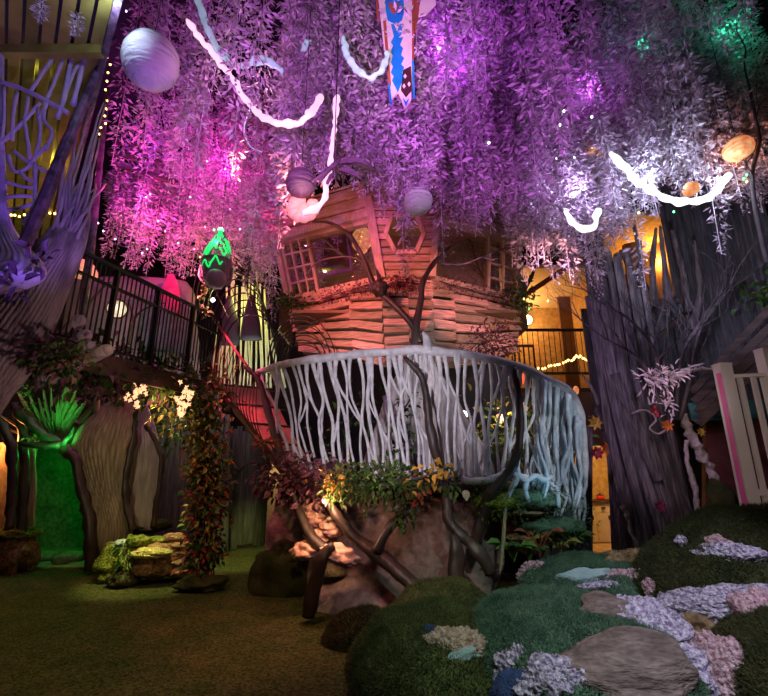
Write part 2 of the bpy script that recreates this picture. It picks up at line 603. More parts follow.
def string_light(name, label, pts, nb, r, m=None, sub=6, group=None):
    pp = catmull([Vector(p) for p in pts], sub)
    t = thing(name, pp[0], label, 'string lights', group)
    MB().tube(pp, .006, n=5, sub=1).build('wire', M['steel'], t)
    b0 = None
    for k in range(nb):
        q = (k + .5) / nb * (len(pp) - 1)
        i = min(int(q), len(pp) - 2)
        c = pp[i].lerp(pp[i + 1], q - i)
        if b0 is None:
            mb = MB(); mb.blob((0, 0, 0), (r, r, r * 1.3), sub=1, amp=0)
            b0 = mb.build('bulb', m or M['bulb_warm'], t)
            b0.location = c - t.location
            b0.data.transform(Matrix.Translation(-V(sum(v.co.x for v in b0.data.vertices), sum(v.co.y for v in b0.data.vertices), sum(v.co.z for v in b0.data.vertices)) / len(b0.data.vertices)))
        else:
            o = b0.copy(); COL.objects.link(o); o.parent = t
            o.location = c - t.location + V(R.uniform(-.02, .02), R.uniform(-.02, .02), R.uniform(-.02, .02))
    return t


string_light('fairy_light_string', 'string of warm yellow bulbs hanging straight down beside the plum bark pole', [P(88, 18, 5.3), P(98, 40, 5.4), P(108, 62, 5.5), P(107, 90, 5.6), P(105, 118, 5.7), P(100, 135, 5.8), P(97, 170, 5.9), P(98, 205, 6.0)], 22, .016)
string_light('fairy_light_string', 'string of warm yellow bulbs strung low behind the violet webbed branches', [P(2, 212, 7.4), P(14, 216, 7.5), P(30, 214, 7.6), P(50, 213, 7.7), P(65, 214, 7.8), P(80, 205, 7.8)], 16, .022)

# ---------------------------------------------------------------- violet webbed tree at the left edge
t = thing('webbed_tree', P(4, 300, 4.4), 'violet painted tree trunk with a web of bare branches at the left edge', 'tree')
mb = MB()
mb.loft([(-40, -14, 4, 4.2), (100, -14, 3, 4.2), (190, -14, 6, 4.25), (222, -16, 11, 4.3), (243, -18, 24, 4.1), (260, -22, 40, 3.9), (274, -40, 42, 3.8), (284, -70, 22, 3.75), (298, -110, -20, 3.7), (420, -190, -110, 3.7), (740, -230, -150, 3.7)], nu=120, depth=.5, ridges=34, ramp=.16, sub=6)
mb.build('trunk', M['lilac'], t)
web = [[(0, 82), (20, 88), (45, 100), (68, 113)], [(30, 92), (50, 62), (68, 40)], [(46, 101), (57, 75), (67, 47)],
       [(57, 118), (64, 98), (72, 56), (79, 20), (75, -12)], [(73, 105), (83, 65), (94, 28)], [(85, 62), (76, 68), (69, 85), (63, 100)],
       [(4, 86), (4, 118), (0, 150)], [(17, 92), (13, 116), (12, 140)], [(28, 97), (25, 120)], [(38, 120), (46, 106), (47, 101)],
       [(2, 142), (15, 130), (27, 118), (40, 103)], [(24, 118), (28, 145), (30, 160)], [(13, 150), (28, 162), (50, 173)], [(38, 108), (40, 135), (35, 158)],
       [(8, 155), (12, 168), (17, 172), (27, 168), (35, 158), (46, 146)], [(6, 182), (20, 186), (34, 188)], [(6, 198), (20, 196), (33, 197)],
       [(8, 210), (20, 208), (33, 204)], [(35, 163), (35, 188), (34, 206), (23, 224)], [(45, 102), (44, 120), (52, 132), (46, 150)], [(68, 40), (70, 55), (72, 60)], [(20, 172), (26, 178), (34, 182)]]
for k, w in enumerate(web):
    mb = MB()
    rr = .030 if k in (0, 3, 4) else .021
    mb.tube([P(x, y, 4.12 + .003 * x) for x, y in w], [rr, rr * .9, rr], n=7, wob=.25, wfreq=14)
    mb.build('branch', M['lilac'], t)
mb = MB(); mb.foliage([P(8, 296, 3.55), P(20, 282, 3.55), P(32, 270, 3.55), P(44, 256, 3.6)], 26, .08, .13, .07, .2); spl(mb.build('shade_ruffle_foliage', M['bark_plum'], t, False), 'dark plum ruffle drawn for the shading under the flare')  # dark leaves drawn where the flare's underside is in shade

# ---------------------------------------------------------------- pale fluted trunk sweeping up
t = thing('fluted_trunk', P(10, 400, 4.58), 'huge pale fluted trunk sweeping up beside the end of the black bridge railing', 'tree')
mb = MB()
mb.loft([(185, 78, 90, 4.68), (215, 62, 90, 4.68), (235, 46, 87, 4.58), (252, 30, 82, 4.5), (272, 6, 74, 4.5), (296, -20, 64, 4.5), (320, -46, 54, 4.5), (350, -70, 39, 4.5), (378, -95, 22, 4.5), (400, -120, 4, 4.5), (440, -150, -16, 4.5), (640, -190, -90, 4.5)], nu=200, depth=.45, ridges=58, ramp=.14, sub=7, wave=1.5)
mb.build('trunk', M['trunk_umber'], t)
for k in range(16):
    mb = MB()
    x0 = R.uniform(38, 74); y0 = R.uniform(228, 262)
    x1 = R.uniform(72, 106); y1 = R.uniform(92, 205)
    bx = R.uniform(-6, 6)
    mb.tube([P(x0, y0, 4.52), P(lerp(x0, x1, .5) + bx, lerp(y0, y1, .5), 4.5), P(x1, y1, 4.8)], [.026, .017, .009], n=6, wob=.3, wfreq=12, jit=.03)
    mb.build('strand', M['bark_pale'], t)

t = tag(MB().ptube([(108, 38, 4.55), (101, 64, 4.5), (84, 102, 4.4), (63, 152, 4.3), (47, 192, 4.2), (30, 232, 4.12), (10, 272, 4.05)], [.035, .045, .05, .055, .058, .062, .06], n=20, flute=6, famp=.12, wob=.2).build('bark_pole', M['bark_plum']), 'thick plum bark pole leaning through the violet web of branches', 'pole')
t = tag(MB().ptube([(108, 86, 5.9), (102, 140, 5.85), (98, 180, 5.8), (92, 235, 5.75), (86, 285, 5.7), (76, 360, 5.6)], [.035, .04, .045, .05, .05, .05], n=16, flute=5, famp=.12, wob=.2).build('bark_pole', M['bark_plum']), 'thinner plum bark pole between the yellow bulbs and the magenta vines', 'pole')
mb = MB(); mb.bar(P(46, -16, 3.9), P(114, 42, 4.3), .07, .10)
tag(mb.build('hanging_timber', M['bark_plum'], None, False), 'dark plum timber beam crossing above the olive slats', 'beam')
for (a, b, lab) in (((108, 153, 8.0), (158, 159, 8.2), 'upper short'), ((112, 163, 7.8), (178, 183, 8.3), 'lower longer'), ((114, 142, 8.1), (150, 146, 8.3), 'topmost, half hidden')):
    mb = MB(); mb.bar(P(*a), P(*b), .10, .08)
    tag(mb.build('hanging_lath', M['plank_brown'], None, False), lab + ' dark slat among the magenta vines beside the yellow bulbs', 'slat')

# ---------------------------------------------------------------- bridge and its railing
A3, B3 = V(-3.62, 4.68, 0), P(214, 386, 7.3)
A3.z = B3.z = 2.98
dv = (B3 - A3).normalized()
nv = V(-dv.y, dv.x, 0)
if nv.x > 0:
    nv = -nv
A3 = A3 - dv * .12
t = thing('footbridge', (A3 + B3) / 2, 'dark footbridge deck behind the black railing, fringed with ivy', 'bridge')
mb = MB(); mb.hexa(A3, B3, B3 + nv * 1.7, A3 + nv * 1.7, V(0, 0, -.10)); mb.build('deck_slab', M['plank_brown'], t, False)
mb = MB(); mb.bar(A3 + V(0, 0, -.14), B3 + V(0, 0, -.14), .07, .26); mb.build('edge_beam', M['brown_steel'], t, False)
t = thing('bridge_railing', (A3 + B3) / 2, 'black steel railing with thin balusters sloping along the footbridge', 'railing')
L = (B3 - A3).length
for z, w in ((1.12, .06), (.86, .045), (.06, .03)):
    mb = MB(); mb.bar(A3 + V(0, 0, z), B3 + V(0, 0, z), w, w * .7); mb.build('rail' if z > .1 else 'bottom_rail', M['steel'], t, False)
for k in range(5):
    p = A3 + dv * (L * (.02 + .245 * k))
    mb = MB(); mb.bar(p, p + V(0, 0, 1.12), .05, .05, V(0, 1, 0)); mb.build('post', M['steel'], t, False)
nbal = 42
for k in range(nbal):
    p = A3 + dv * (L * (k + .5) / nbal)
    mb = MB(); mb.bar(p + V(0, 0, .05), p + V(0, 0, 1.1), .014, .014, V(0, 1, 0)); mb.build('baluster', M['steel'], t, False)

# curved stair down from the bridge to the deck
t = thing('curved_stair', P(250, 440, 7.0), 'curved stair with red lit treads between footbridge and treehouse deck', 'stair')
string = catmull([P(213, 383, 7.3), P(228, 400, 7.15), P(246, 423, 6.95), P(265, 448, 6.75), P(290, 480, 6.5)], 8)
top = catmull([P(213, 318, 7.3), P(226, 336, 7.2), P(238, 354, 7.1), P(249, 368, 7.0), P(258, 378, 6.95)], 8)
mb = MB(); mb.tube(string, .055, n=8, sub=1, wob=.1); mb.build('stringer', M['brown_steel'], t)
mb = MB(); mb.tube(top, .022, n=8, sub=1); spl(mb.build('handrail', mat('red_lacquer_rail', (.35, .05, .07), (.45, .07, .1), rough=.3), t), 'glossy red handrail')
for k in range(16):
    q = (k + .5) / 16
    a = top[int(q * (len(top) - 1))]
    b = string[int(q * (len(string) - 1))]
    bow = (a + b) / 2 + V(-.10 - .05 * q, -.12, -.1)
    mb = MB(); mb.tube([a, bow, b], .0085, n=5, sub=5); mb.build('baluster', M['brown_steel'], t)
for k in range(5):
    x0, x1 = 222 + k * 13, 268 + k * 11
    y0 = 385 + k * 19
    Y = 7.75 - k * .10
    a, b = P(x0, y0, Y), P(x1, y0 + 4, Y + .55)
    c, e = P(x1 + 9, y0 + 23, Y + .5), P(x0 + 13, y0 + 20, Y)
    mb = MB(); mb.hexa(a, b, c, e, V(-.02, .04, 0)); spl(mb.build('riser', M['tread'], t, False), 'red lit riser board')
    mb = MB(); mb.hexa(a + V(0, -.02, .02), b + V(0, -.02, .02), b + V(.1, .25, .02), a + V(.1, .25, .02), V(0, 0, -.035)); mb.build('tread', M['plank_brown'], t, False)

# things behind the railing
t = thing('porthole_wall_lamp', P(117, 309, 8.2), 'round porthole lamp with a lit mottled pane, seen through the bridge railing', 'lamp')
c = P(117, 309, 8.2)
ax = (V(0, 0, EYE + 1.2) - c).normalized()
mb = MB(); mb.lathe(c, [(.20, 0), (.20, .05), (.165, .06), (.165, .0)], 28, ax); mb.build('rim', M['brown_steel'], t)
mb = MB(); mb.lathe(c - ax * .005, [(.165, 0), (.165, .02), (.08, .05)], 28, ax)
mb.build('pane', mat('mottled_lit_pane', (.35, .32, .16), (.95, .9, .65), scale=9, emit=.9), t)
hutw = mat('pale_pink_plaster', (.16, .13, .14), (.34, .26, .26), scale=1.6, rough=.85, detail=6)
t = thing('round_hut', P(140, 380, 9.2), 'pale plastered hut wall behind the bridge railing', 'hut')
mb = MB(); mb.loft([(392, 60, 200, 9.6), (330, 62, 198, 9.6), (296, 66, 194, 9.6), (282, 74, 186, 9.6)], nu=40, depth=.25, disp=.05); mb.build('wall', hutw, t)
mb = MB(); mb.loft([(352, 138, 192, 9.25), (325, 138, 192, 9.25), (302, 146, 188, 9.2), (284, 158, 178, 9.2)], nu=30, depth=.2); spl(mb.build('cowl', mat('slate_blue_cowl', (.10, .10, .13), (.16, .16, .2)), t), 'slate blue hood')
mb = MB(); mb.loft([(312, 164, 178, 8.8), (300, 161, 180, 8.8), (288, 162, 179, 8.85), (274, 168, 174, 8.9)], nu=24, depth=.3); spl(mb.build('egg_door', mat('pink_shell', (.45, .04, .13), (.6, .09, .2)), t), 'crimson egg shaped door')
mb = MB(); mb.ptube([(128, 345, 8.6), (131, 330, 8.6), (133, 318, 8.6), (128, 300, 8.6)], [.035, .03, .025, .015], n=8)
mb.ptube([(132, 322, 8.6), (140, 312, 8.6), (152, 306, 8.6), (165, 303, 8.6)], [.025, .022, .02, .012], n=8)
mb.ptube([(84, 318, 8.6), (92, 300, 8.6), (106, 285, 8.6), (112, 282, 8.6)], [.03, .022, .02, .01], n=8)
tag(mb.build('hanging_branch', M['bark_dark']), 'thin forked bare branch behind the bridge railing, beside the porthole lamp', 'branch')
t = thing('hanging_dome_lamp', P(80, 272, 8), 'glowing peach dome lamp behind the upper end of the bridge railing', 'lamp')
mb = MB(); mb.lathe(P(80, 274, 8), [(.30, 0), (.29, .08), (.22, .2), (.1, .28), (.02, .3)], 24); mb.build('shade', M['shell_glow'], t)
mb = MB(); mb.tube([P(80, 274, 8) + V(0, 0, .3), P(80, 274, 8) + V(0, 0, 2.0)], .008, n=6); mb.build('cord', M['steel'], t)

# wire hoop arbour with a lit slat screen behind
t = thing('hoop_arbour', P(238, 330, 8.8), 'tunnel of black wire hoops lit yellow green above the curved stair', 'arbour')
for k in range(11):
    cx, cy = 229 + k * 2.6, 306 + k * 4.6
    rx, ry = 33 - k * .6, 62 - k * 2.4
    Y = 9.3 - k * .12
    pts = [P(cx + rx * math.cos(a) - 4, cy - ry * math.sin(a), Y) for a in [math.pi * (q / 14) for q in range(15)]]
    mb = MB(); mb.tube(pts, .014, n=5, sub=2); mb.build('hoop', M['steel'], t)
for a in (.3, .45, .6, .75):
    pts = [P(229 + k * 2.6 + (33 - k * .6) * math.cos(math.pi * a) - 4, 306 + k * 4.6 - (62 - k * 2.4) * math.sin(math.pi * a), 9.3 - k * .12) for k in range(11)]
    mb = MB(); mb.tube(pts, .010, n=5, sub=1); mb.build('tie_wire', M['steel'], t)
t = thing('hoop_cage', P(300, 358, 7.0), 'small cage of black wire arcs against the treehouse shingles', 'cage')
for k in range(7):
    x0, x1 = 268 + k * 3.0, 336 - k * 2.4 - (k % 2) * 3
    h = 50 - k * 6.0
    pts = [P(lerp(x0, x1, (1 - math.cos(a)) / 2), 366 - k * 1.2 - h * math.sin(a), 6.75 + k * .06) for a in [math.pi * (q / 12) for q in range(13)]]
    mb = MB(); mb.tube(pts, .011, n=5, sub=2); mb.build('hoop', M['steel'], t)
mb = MB(); mb.tube([P(286, 366, 6.7), P(291, 340, 6.75), P(292, 318, 6.8)], .013, n=5); mb.build('upright', M['steel'], t)
t = thing('slat_screen', P(245, 390, 10.3), 'pale slatted screen glowing yellow green behind the wire hoops', 'screen')
smat = mat('pale_screen_slat', (.50, .50, .30), (.66, .66, .44), rough=.7, island=.25)
for k in range(24):
    x = 210 + k * 3.3
    a, b = P(x + R.uniform(-3, 3), 388, 10.3), P(x + 8 - k * .6 + R.uniform(-5, 5), 268 + R.uniform(-8, 18) + (k - 10) ** 2 * .45, 10.2)
    mb = MB(); mb.bar(a, b, .042, .02, V(0, 1, 0)); mb.build('slat', smat, t, False)
mb = MB(); mb.bar(P(206, 384, 10.36), P(290, 384, 10.36), .03, .05); mb.build('bottom_rail', M['plank_brown'], t, False)
tag(MB().loft([(345, 216, 238, 9.5), (326, 218, 240, 9.5), (312, 222, 236, 9.5), (296, 227, 232, 9.5)], nu=20, depth=.3).build('hanging_flap', M['dark_wall']), 'dark pointed flap just behind the pod lantern, under the wire hoops', 'flap')
tag(MB().loft([(340, 240, 262, 9.4), (322, 242, 260, 9.4), (305, 246, 256, 9.4), (296, 249, 253, 9.4)], nu=20, depth=.3).build('hanging_flap', M['dark_wall']), 'dark pointed flap under the wire hoops nearer the treehouse', 'flap')

# pod lantern
t = thing('hanging_pod_lantern', P(215, 290, 6.5), 'tall conical pod lantern with green scrolls and a mauve orb at its foot', 'lantern')
c = P(215, 284, 6.5)
H = S(58, 6.5, 255)
r0 = S(15, 6.5, 255)
for k in range(9):
    a = 2 * math.pi * k / 9
    pts = [c + V(math.cos(a) * r0 * f, math.sin(a) * r0 * f, H * z) for f, z in ((.75, 0), (1, .12), (.97, .3), (.76, .55), (.48, .8), (.12, 1))]
    mb = MB(); mb.tube(pts, .018, n=6); mb.build('rib', M['pod_shell'], t)
for z, f in ((.1, .93), (.3, 1.0), (.42, .93), (.58, .76), (.74, .57), (.88, .34)):
    pts = [c + V(math.cos(2 * math.pi * q / 20) * r0 * f, math.sin(2 * math.pi * q / 20) * r0 * f, H * z) for q in range(21)]
    mb = MB(); mb.tube(pts, .013, n=5, sub=1); mb.build('ring', M['pod_shell'], t)
mb = MB(); mb.lathe(c, [(r0 * .6, 0), (r0 * .9, H * .12), (r0 * .95, H * .3), (r0 * .9, H * .42)], 24); mb.build('shell', M['pod_shell'], t)
for k in range(14):
    a0 = -math.pi / 2 + R.uniform(-1.2, 1.2)
    z0 = R.uniform(.18, .9)
    pts = []
    for q in range(7):
        z = z0 + .07 * math.sin(q * 1.4 + k)
        f = interp([(0, .7), (.12, 1.0), (.3, 1.06), (.55, .86), (.8, .56), (1, .2)], z)
        pts.append(c + V(math.cos(a0 + q * .13) * r0 * f, math.sin(a0 + q * .13) * r0 * f, H * z))
    mb = MB(); mb.tube(pts, .012, n=6); spl(mb.build('scroll', M['green_neon'], t), 'green lit scroll')
mb = MB(); mb.lathe(c + V(0, 0, H * .98), [(.05, 0), (.045, .05), (.015, .08)], 12); spl(mb.build('cap', M['bulb_green'], t), 'bright green cap light')
mb = MB(); mb.tube([c + V(0, 0, H), c + V(0, 0, H + 3.2)], .004, n=5); mb.build('cord', M['steel'], t)
mb = MB(); mb.blob(P(216, 279, 6.28), S(10.5, 6.4), sub=3, amp=.02); mb.build('orb', mat('mauve_orb', (.32, .2, .27), (.42, .28, .35), rough=.5), t)
mb = MB()
mb.foliage([P(207, 286, 6.45), P(208, 296, 6.45), P(206, 308, 6.45), P(210, 318, 6.45)], 36, .09, .08, .05)
spl(mb.build('foliage', M['leaf_bright'], t), 'green leaves trailing under the pod')
mb = MB(); mb.blob(P(213, 300, 6.4), .03, sub=2, amp=.1); spl(mb.build('bulb', M['bulb_white'], t), 'small white bulb')

# lilac finger stubs on the bridge edge
for k, (pts, r, lab) in enumerate((([(30, 362, 5.05), (55, 345, 5.0), (79, 321, 4.9)], .10, 'topmost lilac bark finger pointing out from under the bridge railing'),
                                   ([(40, 365, 5.0), (66, 348, 4.95), (86, 335, 4.85)], .085, 'second lilac bark finger, between two others under the bridge railing'),
                                   ([(45, 372, 4.95), (74, 358, 4.9), (90, 346, 4.8)], .075, 'short third lilac bark finger, just above the lowest one'),
                                   ([(40, 382, 4.95), (75, 364, 4.9), (107, 350, 4.8)], .085, 'lowest and longest lilac bark finger under the bridge railing'))):
    mb = MB(); mb.ptube(pts, [r * 1.15, r, r * .8], n=20, flute=8, famp=.05, wob=.1)
    mb.blob(P(*pts[-1]), r * .8, sub=2, amp=.03)
    tag(mb.build('bark_stub', M['bark_pale']), lab, 'bark stub')
# ================================================================ green cave at lower left
def ivy(name, label, parts, cat='ivy', group=None):
    """parts: list of (part name, material, pts, n, spread, L, W, down)"""
    t = thing(name, parts[0][2][0], label, cat, group)
    for nm, m, pts, n, sprd, L, W, dn in parts:
        mb = MB(); mb.foliage(pts, n, sprd, L, W, dn); mb.build(nm, M[m], t, False)
    mb = MB(); mb.tube(parts[0][2], .012, n=5, jit=.03); mb.build('stem', M['twig'], t)
    return t


cavem = mat('cave_plaster', (.10, .14, .085), (.24, .29, .18), scale=3, rough=.9, bump=.8, bscale=6, bdist=.06, speck=.3, sscale=12)
t = thing('cave_grotto', P(55, 570, 8.4), 'hollow grotto glowing green between dark bark pipes', 'grotto')
mb = MB()
a, b = P(18, 572, 8.25), P(96, 572, 8.25)
a.z = b.z = 0
ka = V(a.x * 1.9 / 8.25, 1.9, 0)
kb = V(b.x * 1.9 / 8.25, 1.9, 0)
a = a + V(-.1, 0, 0)
b = b + V(.15, 0, 0)
Z = V(0, 0, 2.7)
mb.hexa(a + ka, b + kb, b + kb + Z, a + ka + Z, V(0, .1, 0))
mb.hexa(a, a + ka, a + ka + Z, a + Z, V(-.08, 0, 0))
mb.hexa(b, b + kb, b + kb + Z, b + Z, V(.08, 0, 0))
mb.build('shell', cavem, t, False)
mb = MB(); mb.hexa(a + V(0, .1, 2.45), b + V(0, .1, 2.45), b + kb + V(0, 0, 2.45), a + ka + V(0, 0, 2.45), V(0, 0, .1)); mb.build('roof', cavem, t, False)
mb = MB(); mb.hexa(a + V(0, -.15, .005), b + V(0, -.15, .005), b + kb + V(0, 0, .005), a + ka + V(0, 0, .005), V(0, 0, .03)); mb.build('step', cavem, t, False)
for (x, y, Y, r, lab) in ((47, 556, 8.75, .24, 'flat rounded stone in the grotto, nearer the pale side column'), (73, 554, 8.7, .22, 'flat rounded stone in the grotto, nearer the sculpted bark panel'), (60, 562, 8.4, .14, 'small rounded stone at the front of the grotto, between two larger ones')):
    g = P(x, y, Y); mb = MB(); mb.blob((g.x, g.y, .09), (r, r * .8, .10), sub=3, amp=.08)
    tag(mb.build('pebble', cavem), lab, 'stone')
t = tag(MB().loft([(436, 22, 34, 8.1), (470, 23, 36, 8.1), (510, 23, 35, 8.1), (545, 22, 33, 8.1), (566, 20, 33, 8.1), (574, 17, 34, 8.1)], nu=28, depth=.6, ridges=7, ramp=.12, disp=.03).build('bark_buttress', M['bark_cream']), 'slim pale bark column on the outer side of the green grotto', 'column')
t = tag(MB().loft([(399, 116, 133, 8.0), (405, 104, 134, 8.0), (420, 88, 134, 7.95), (443, 73, 132, 7.9), (470, 80, 127, 7.85), (495, 88, 127, 7.85), (520, 94, 133, 7.85), (545, 96, 128, 7.85), (566, 95, 104, 7.85)], nu=200, depth=.30, ridges=40, ramp=.16, wave=1.2).build('bark_sheet', M['bark_cream']), 'broad sculpted bark panel beside the green grotto, pale and grooved', 'bark panel')
t = tag(MB().loft([(400, 137, 145, 8.1), (420, 134, 153, 8.1), (440, 132, 158, 8.05), (465, 131, 160, 8.05), (490, 129, 158, 8.05), (510, 131, 155, 8.05), (530, 136, 152, 8.05)], nu=160, depth=.4, ridges=34, ramp=.16, wave=1.2).build('bark_sheet', M['bark_pale']), 'narrow rosy bark panel between the broad bark panel and the dark plank wall', 'bark panel')
for k, (x, y, dx, dy, lab) in enumerate(((96, 412, 3, -22, 'pale green curled horn on top of the broad bark panel, nearer the grotto'), (117, 402, 4, -12, 'pale green curled horn on top of the broad bark panel, nearer the glowing flowers'))):
    mb = MB(); mb.ptube([(x, y, 7.95), (x + dx * .3, y + dy * .5, 7.9), (x + dx, y + dy, 7.85)], [.08, .05, .008], n=10)
    tag(mb.build('bark_horn', M['bark_cream']), lab, 'horn')
pipes = [([(14, 404, 7.9), (22, 430, 7.9), (24, 470, 7.9), (22, 520, 7.9), (21, 572, 7.9)], .075, 'upright dark bark pipe on the outer side of the green grotto'),
         ([(16, 410, 7.7), (38, 430, 7.75), (60, 446, 7.75), (74, 457, 7.75), (81, 485, 7.75), (89, 515, 7.75), (92, 570, 7.75)], .085, 'long dark bark pipe arching over the grotto and down the bark panel'),
         ([(62, 446, 7.7), (70, 436, 7.65), (78, 422, 7.6)], .05, 'short dark bark fork rising from the arch above the grotto'),
         ([(20, 443, 7.65), (40, 446, 7.65), (60, 446, 7.65)], .05, 'level dark bark rail across the grotto top'),
         ([(137, 402, 7.7), (134, 435, 7.7), (127, 470, 7.65), (126, 500, 7.65), (133, 530, 7.65)], .055, 'dark wavy bark strip between the two sculpted bark panels'),
         ([(146, 425, 7.8), (156, 442, 7.8), (162, 465, 7.8), (157, 500, 7.8), (154, 528, 7.8)], .045, 'thin dark bark strip edging the narrow rosy bark panel'),
         ([(-6, 412, 7.6), (8, 436, 7.6), (12, 460, 7.6), (11, 500, 7.6), (9, 530, 7.6)], .07, 'dark bark post beside the orange lit cabinet')]
for pts, r, lab in pipes:
    mb = MB(); mb.ptube(pts, [r * .85, r, r * 1.05], n=14, flute=4, famp=.12, wob=.7, wfreq=9)
    tag(mb.build('bark_pipe', M['bark_dark']), lab, 'bark pipe')

# ribbed fan above the grotto
t = thing('fan_leaf', P(56, 440, 8.2), 'ribbed fan of pale blades glowing green above the grotto', 'fan')
for k in range(17):
    a = math.radians(164 - k * 8.8)
    L = 50 + 8 * math.sin(k * 1.9)
    p0 = (54 + k * .4, 444)
    p1 = (54 + math.cos(a) * L * .62, 444 - math.sin(a) * L * .62 * 1.05)
    p2 = (54 + math.cos(a) * L, 444 - math.sin(a) * L * 1.15)
    mb = MB(); mb.ptube([(p0[0], p0[1], 8.2), (p1[0], p1[1], 8.1), (p2[0], p2[1], 8.0)], [.015, .07, .035], n=12, squash=.3, flute=6, famp=.14)
    mb.build('blade', M['bark_cream'], t)
ivy('hanging_ivy', 'bright green ivy sprigs trailing over the glowing fan', [('foliage', 'leaf_bright', [P(20, 392, 7.8), P(32, 378, 7.8), P(50, 374, 7.8), P(70, 380, 7.8), P(92, 390, 7.8)], 170, .26, .09, .055, .3),
                                                                        ('tendril_foliage', 'leaf_bright', [P(28, 400, 7.75), P(30, 425, 7.75), P(32, 442, 7.75)], 40, .09, .07, .045, .5)])

# orange cabinet and rock at the very edge
t = thing('cabinet', P(2, 520, 8.6), 'orange lit wooden cabinet behind the dark bark post', 'cabinet')
mb = MB(); c = P(0, 470, 8.8); mb.box((c.x - .3, c.y, 1.05), (.9, .4, 2.1)); mb.build('body', M['plaster_warm'], t, False)
for z in (.55, 1.05, 1.55):
    mb = MB(); mb.box((c.x - .3, c.y - .21, z), (.84, .03, .42)); mb.build('drawer', M['plaster_warm'], t, False)
mb = MB(); g = G(2, 575); mb.blob((g.x - .1, g.y + .3, .22), (.36, .34, .36), sub=4, amp=.15, amp2=.05)
tag(mb.build('mossy_rock', M['rock_brown']), 'brown rock at the foot of the dark bark post, edge of the carpet', 'rock')
mb = MB(); mb.blob((g.x - .1, g.y + .3, .58), (.30, .28, .10), sub=4, amp=.2, amp2=.06)
tag(mb.build('moss_clump', M['moss']), 'green moss cap on the brown rock beside the dark bark post', 'moss')

# mossy rock cluster
def rock(x, y, Y, rx, ry, rz, m, name, lab, cat, z=None, amp=.14):
    p = P(x, y, Y)
    mb = MB(); mb.blob((p.x, p.y, p.z if z is None else z), (rx, ry, rz), sub=4, amp=amp, amp2=.06, freq2=5)
    return tag(mb.build(name, M[m]), lab, cat)


rock(115, 560, 7.35, .24, .26, .26, 'moss', 'mossy_rock', 'rounded mossy boulder leaning on the broad bark panel', 'rock')
rock(133, 558, 7.25, .20, .22, .34, 'moss', 'mossy_rock', 'tall moss covered rock draped with ferns, middle of the rock cluster', 'rock')
rock(154, 560, 7.2, .34, .28, .26, 'rock_brown', 'brown_boulder', 'large bare brown boulder under the pale yellow moss', 'rock')
rock(124, 577, 7.0, .20, .18, .11, 'moss_dark', 'mossy_rock', 'low dark stone on the carpet in front of the rock cluster', 'rock', z=.09)
rock(107, 576, 7.2, .12, .12, .09, 'moss', 'mossy_rock', 'small low mossy stone nearest the grotto, beside the cluster', 'rock', z=.07)
rock(141, 545, 7.3, .26, .22, .09, 'rock_tan', 'flat_stone', 'flat grey stone ledge carrying the pale yellow moss', 'rock')
rock(151, 553, 7.0, .28, .18, .07, 'moss_yellow_lit', 'moss_clump', 'moss cushion on the rock ledge, pale yellow light put into its colour', 'moss')
rock(140, 541, 7.15, .17, .14, .07, 'moss', 'moss_clump', 'bright green moss cushion behind the pale yellow one', 'moss')
rock(158, 540, 7.3, .17, .14, .06, 'moss', 'moss_clump', 'green moss cushion beside the stacked brown slabs', 'moss')
rock(123, 543, 7.25, .13, .12, .05, 'teal_felt', 'flat_stone', 'small pale teal flat stone next to the grooved bark panel', 'rock')
for k, (x, y, w) in enumerate(((176, 570, .30), (178, 561, .27), (175, 553, .26), (178, 545, .22), (174, 538, .17))):
    rock(x, y, 7.35, w, w * .8, .075, 'rock_brown', 'stacked_slab', ('lowest', 'second lowest', 'middle', 'second highest', 'topmost')[k] + ' slab of the brown stone stack beside the ivy column', 'rock', amp=.10)
rock(136, 525, 8.4, .62, .4, .14, 'moss_dark', 'turf_hump', 'low dark turf hump behind the rock cluster, by the plank wall', 'mound')
t = ivy('fern', 'drooping green fern hanging down the tall mossy rock', [('frond_foliage', 'leaf_bright', [P(124, 545, 7.0), P(126, 556, 6.95), P(128, 568, 6.95)], 70, .12, .10, .03, .7)], 'fern')

# ivy column
cx = P(203, 575, 7.0)
t = thing('ivy_post', (cx.x, cx.y, 0), 'column wrapped in green and russet ivy standing on the carpet', 'ivy column')
mb = MB(); mb.tube([P(203, 576, 7.0), P(206, 480, 7.05), P(204, 384, 7.1)], .07, n=10, wob=.2); mb.build('pole', M['bark_dark'], t)
for k in range(9):
    mb = MB(); x = 196 + k * 2.2; mb.tube([P(x, 574, 6.95), P(x + R.uniform(-3, 3), 545, 6.9), P(x + R.uniform(-5, 5), 500, 6.95)], .012, n=5); mb.build('stalk', M['leaf_gold'], t)
axis = [P(204, 566, 6.95), P(206, 520, 6.98), P(208, 470, 7.0), P(204, 430, 7.05), P(202, 394, 7.1)]
for nm, m, n, pts in (('green_foliage', 'leaf_green', 640, axis), ('red_foliage', 'leaf_red', 520, axis[:4]), ('plum_foliage', 'leaf_plum', 300, axis[:3]), ('gold_foliage', 'leaf_gold', 420, axis[1:]), ('pale_foliage', 'leaf_bright', 240, axis)):
    mb = MB(); mb.foliage(pts, n, .27, .10, .055, .5); mb.build(nm, M[m], t, False)
rock(203, 575, 6.75, .33, .2, .12, 'moss_dark', 'moss_clump', 'dark moss bundle around the foot of the ivy column', 'moss', z=.10)

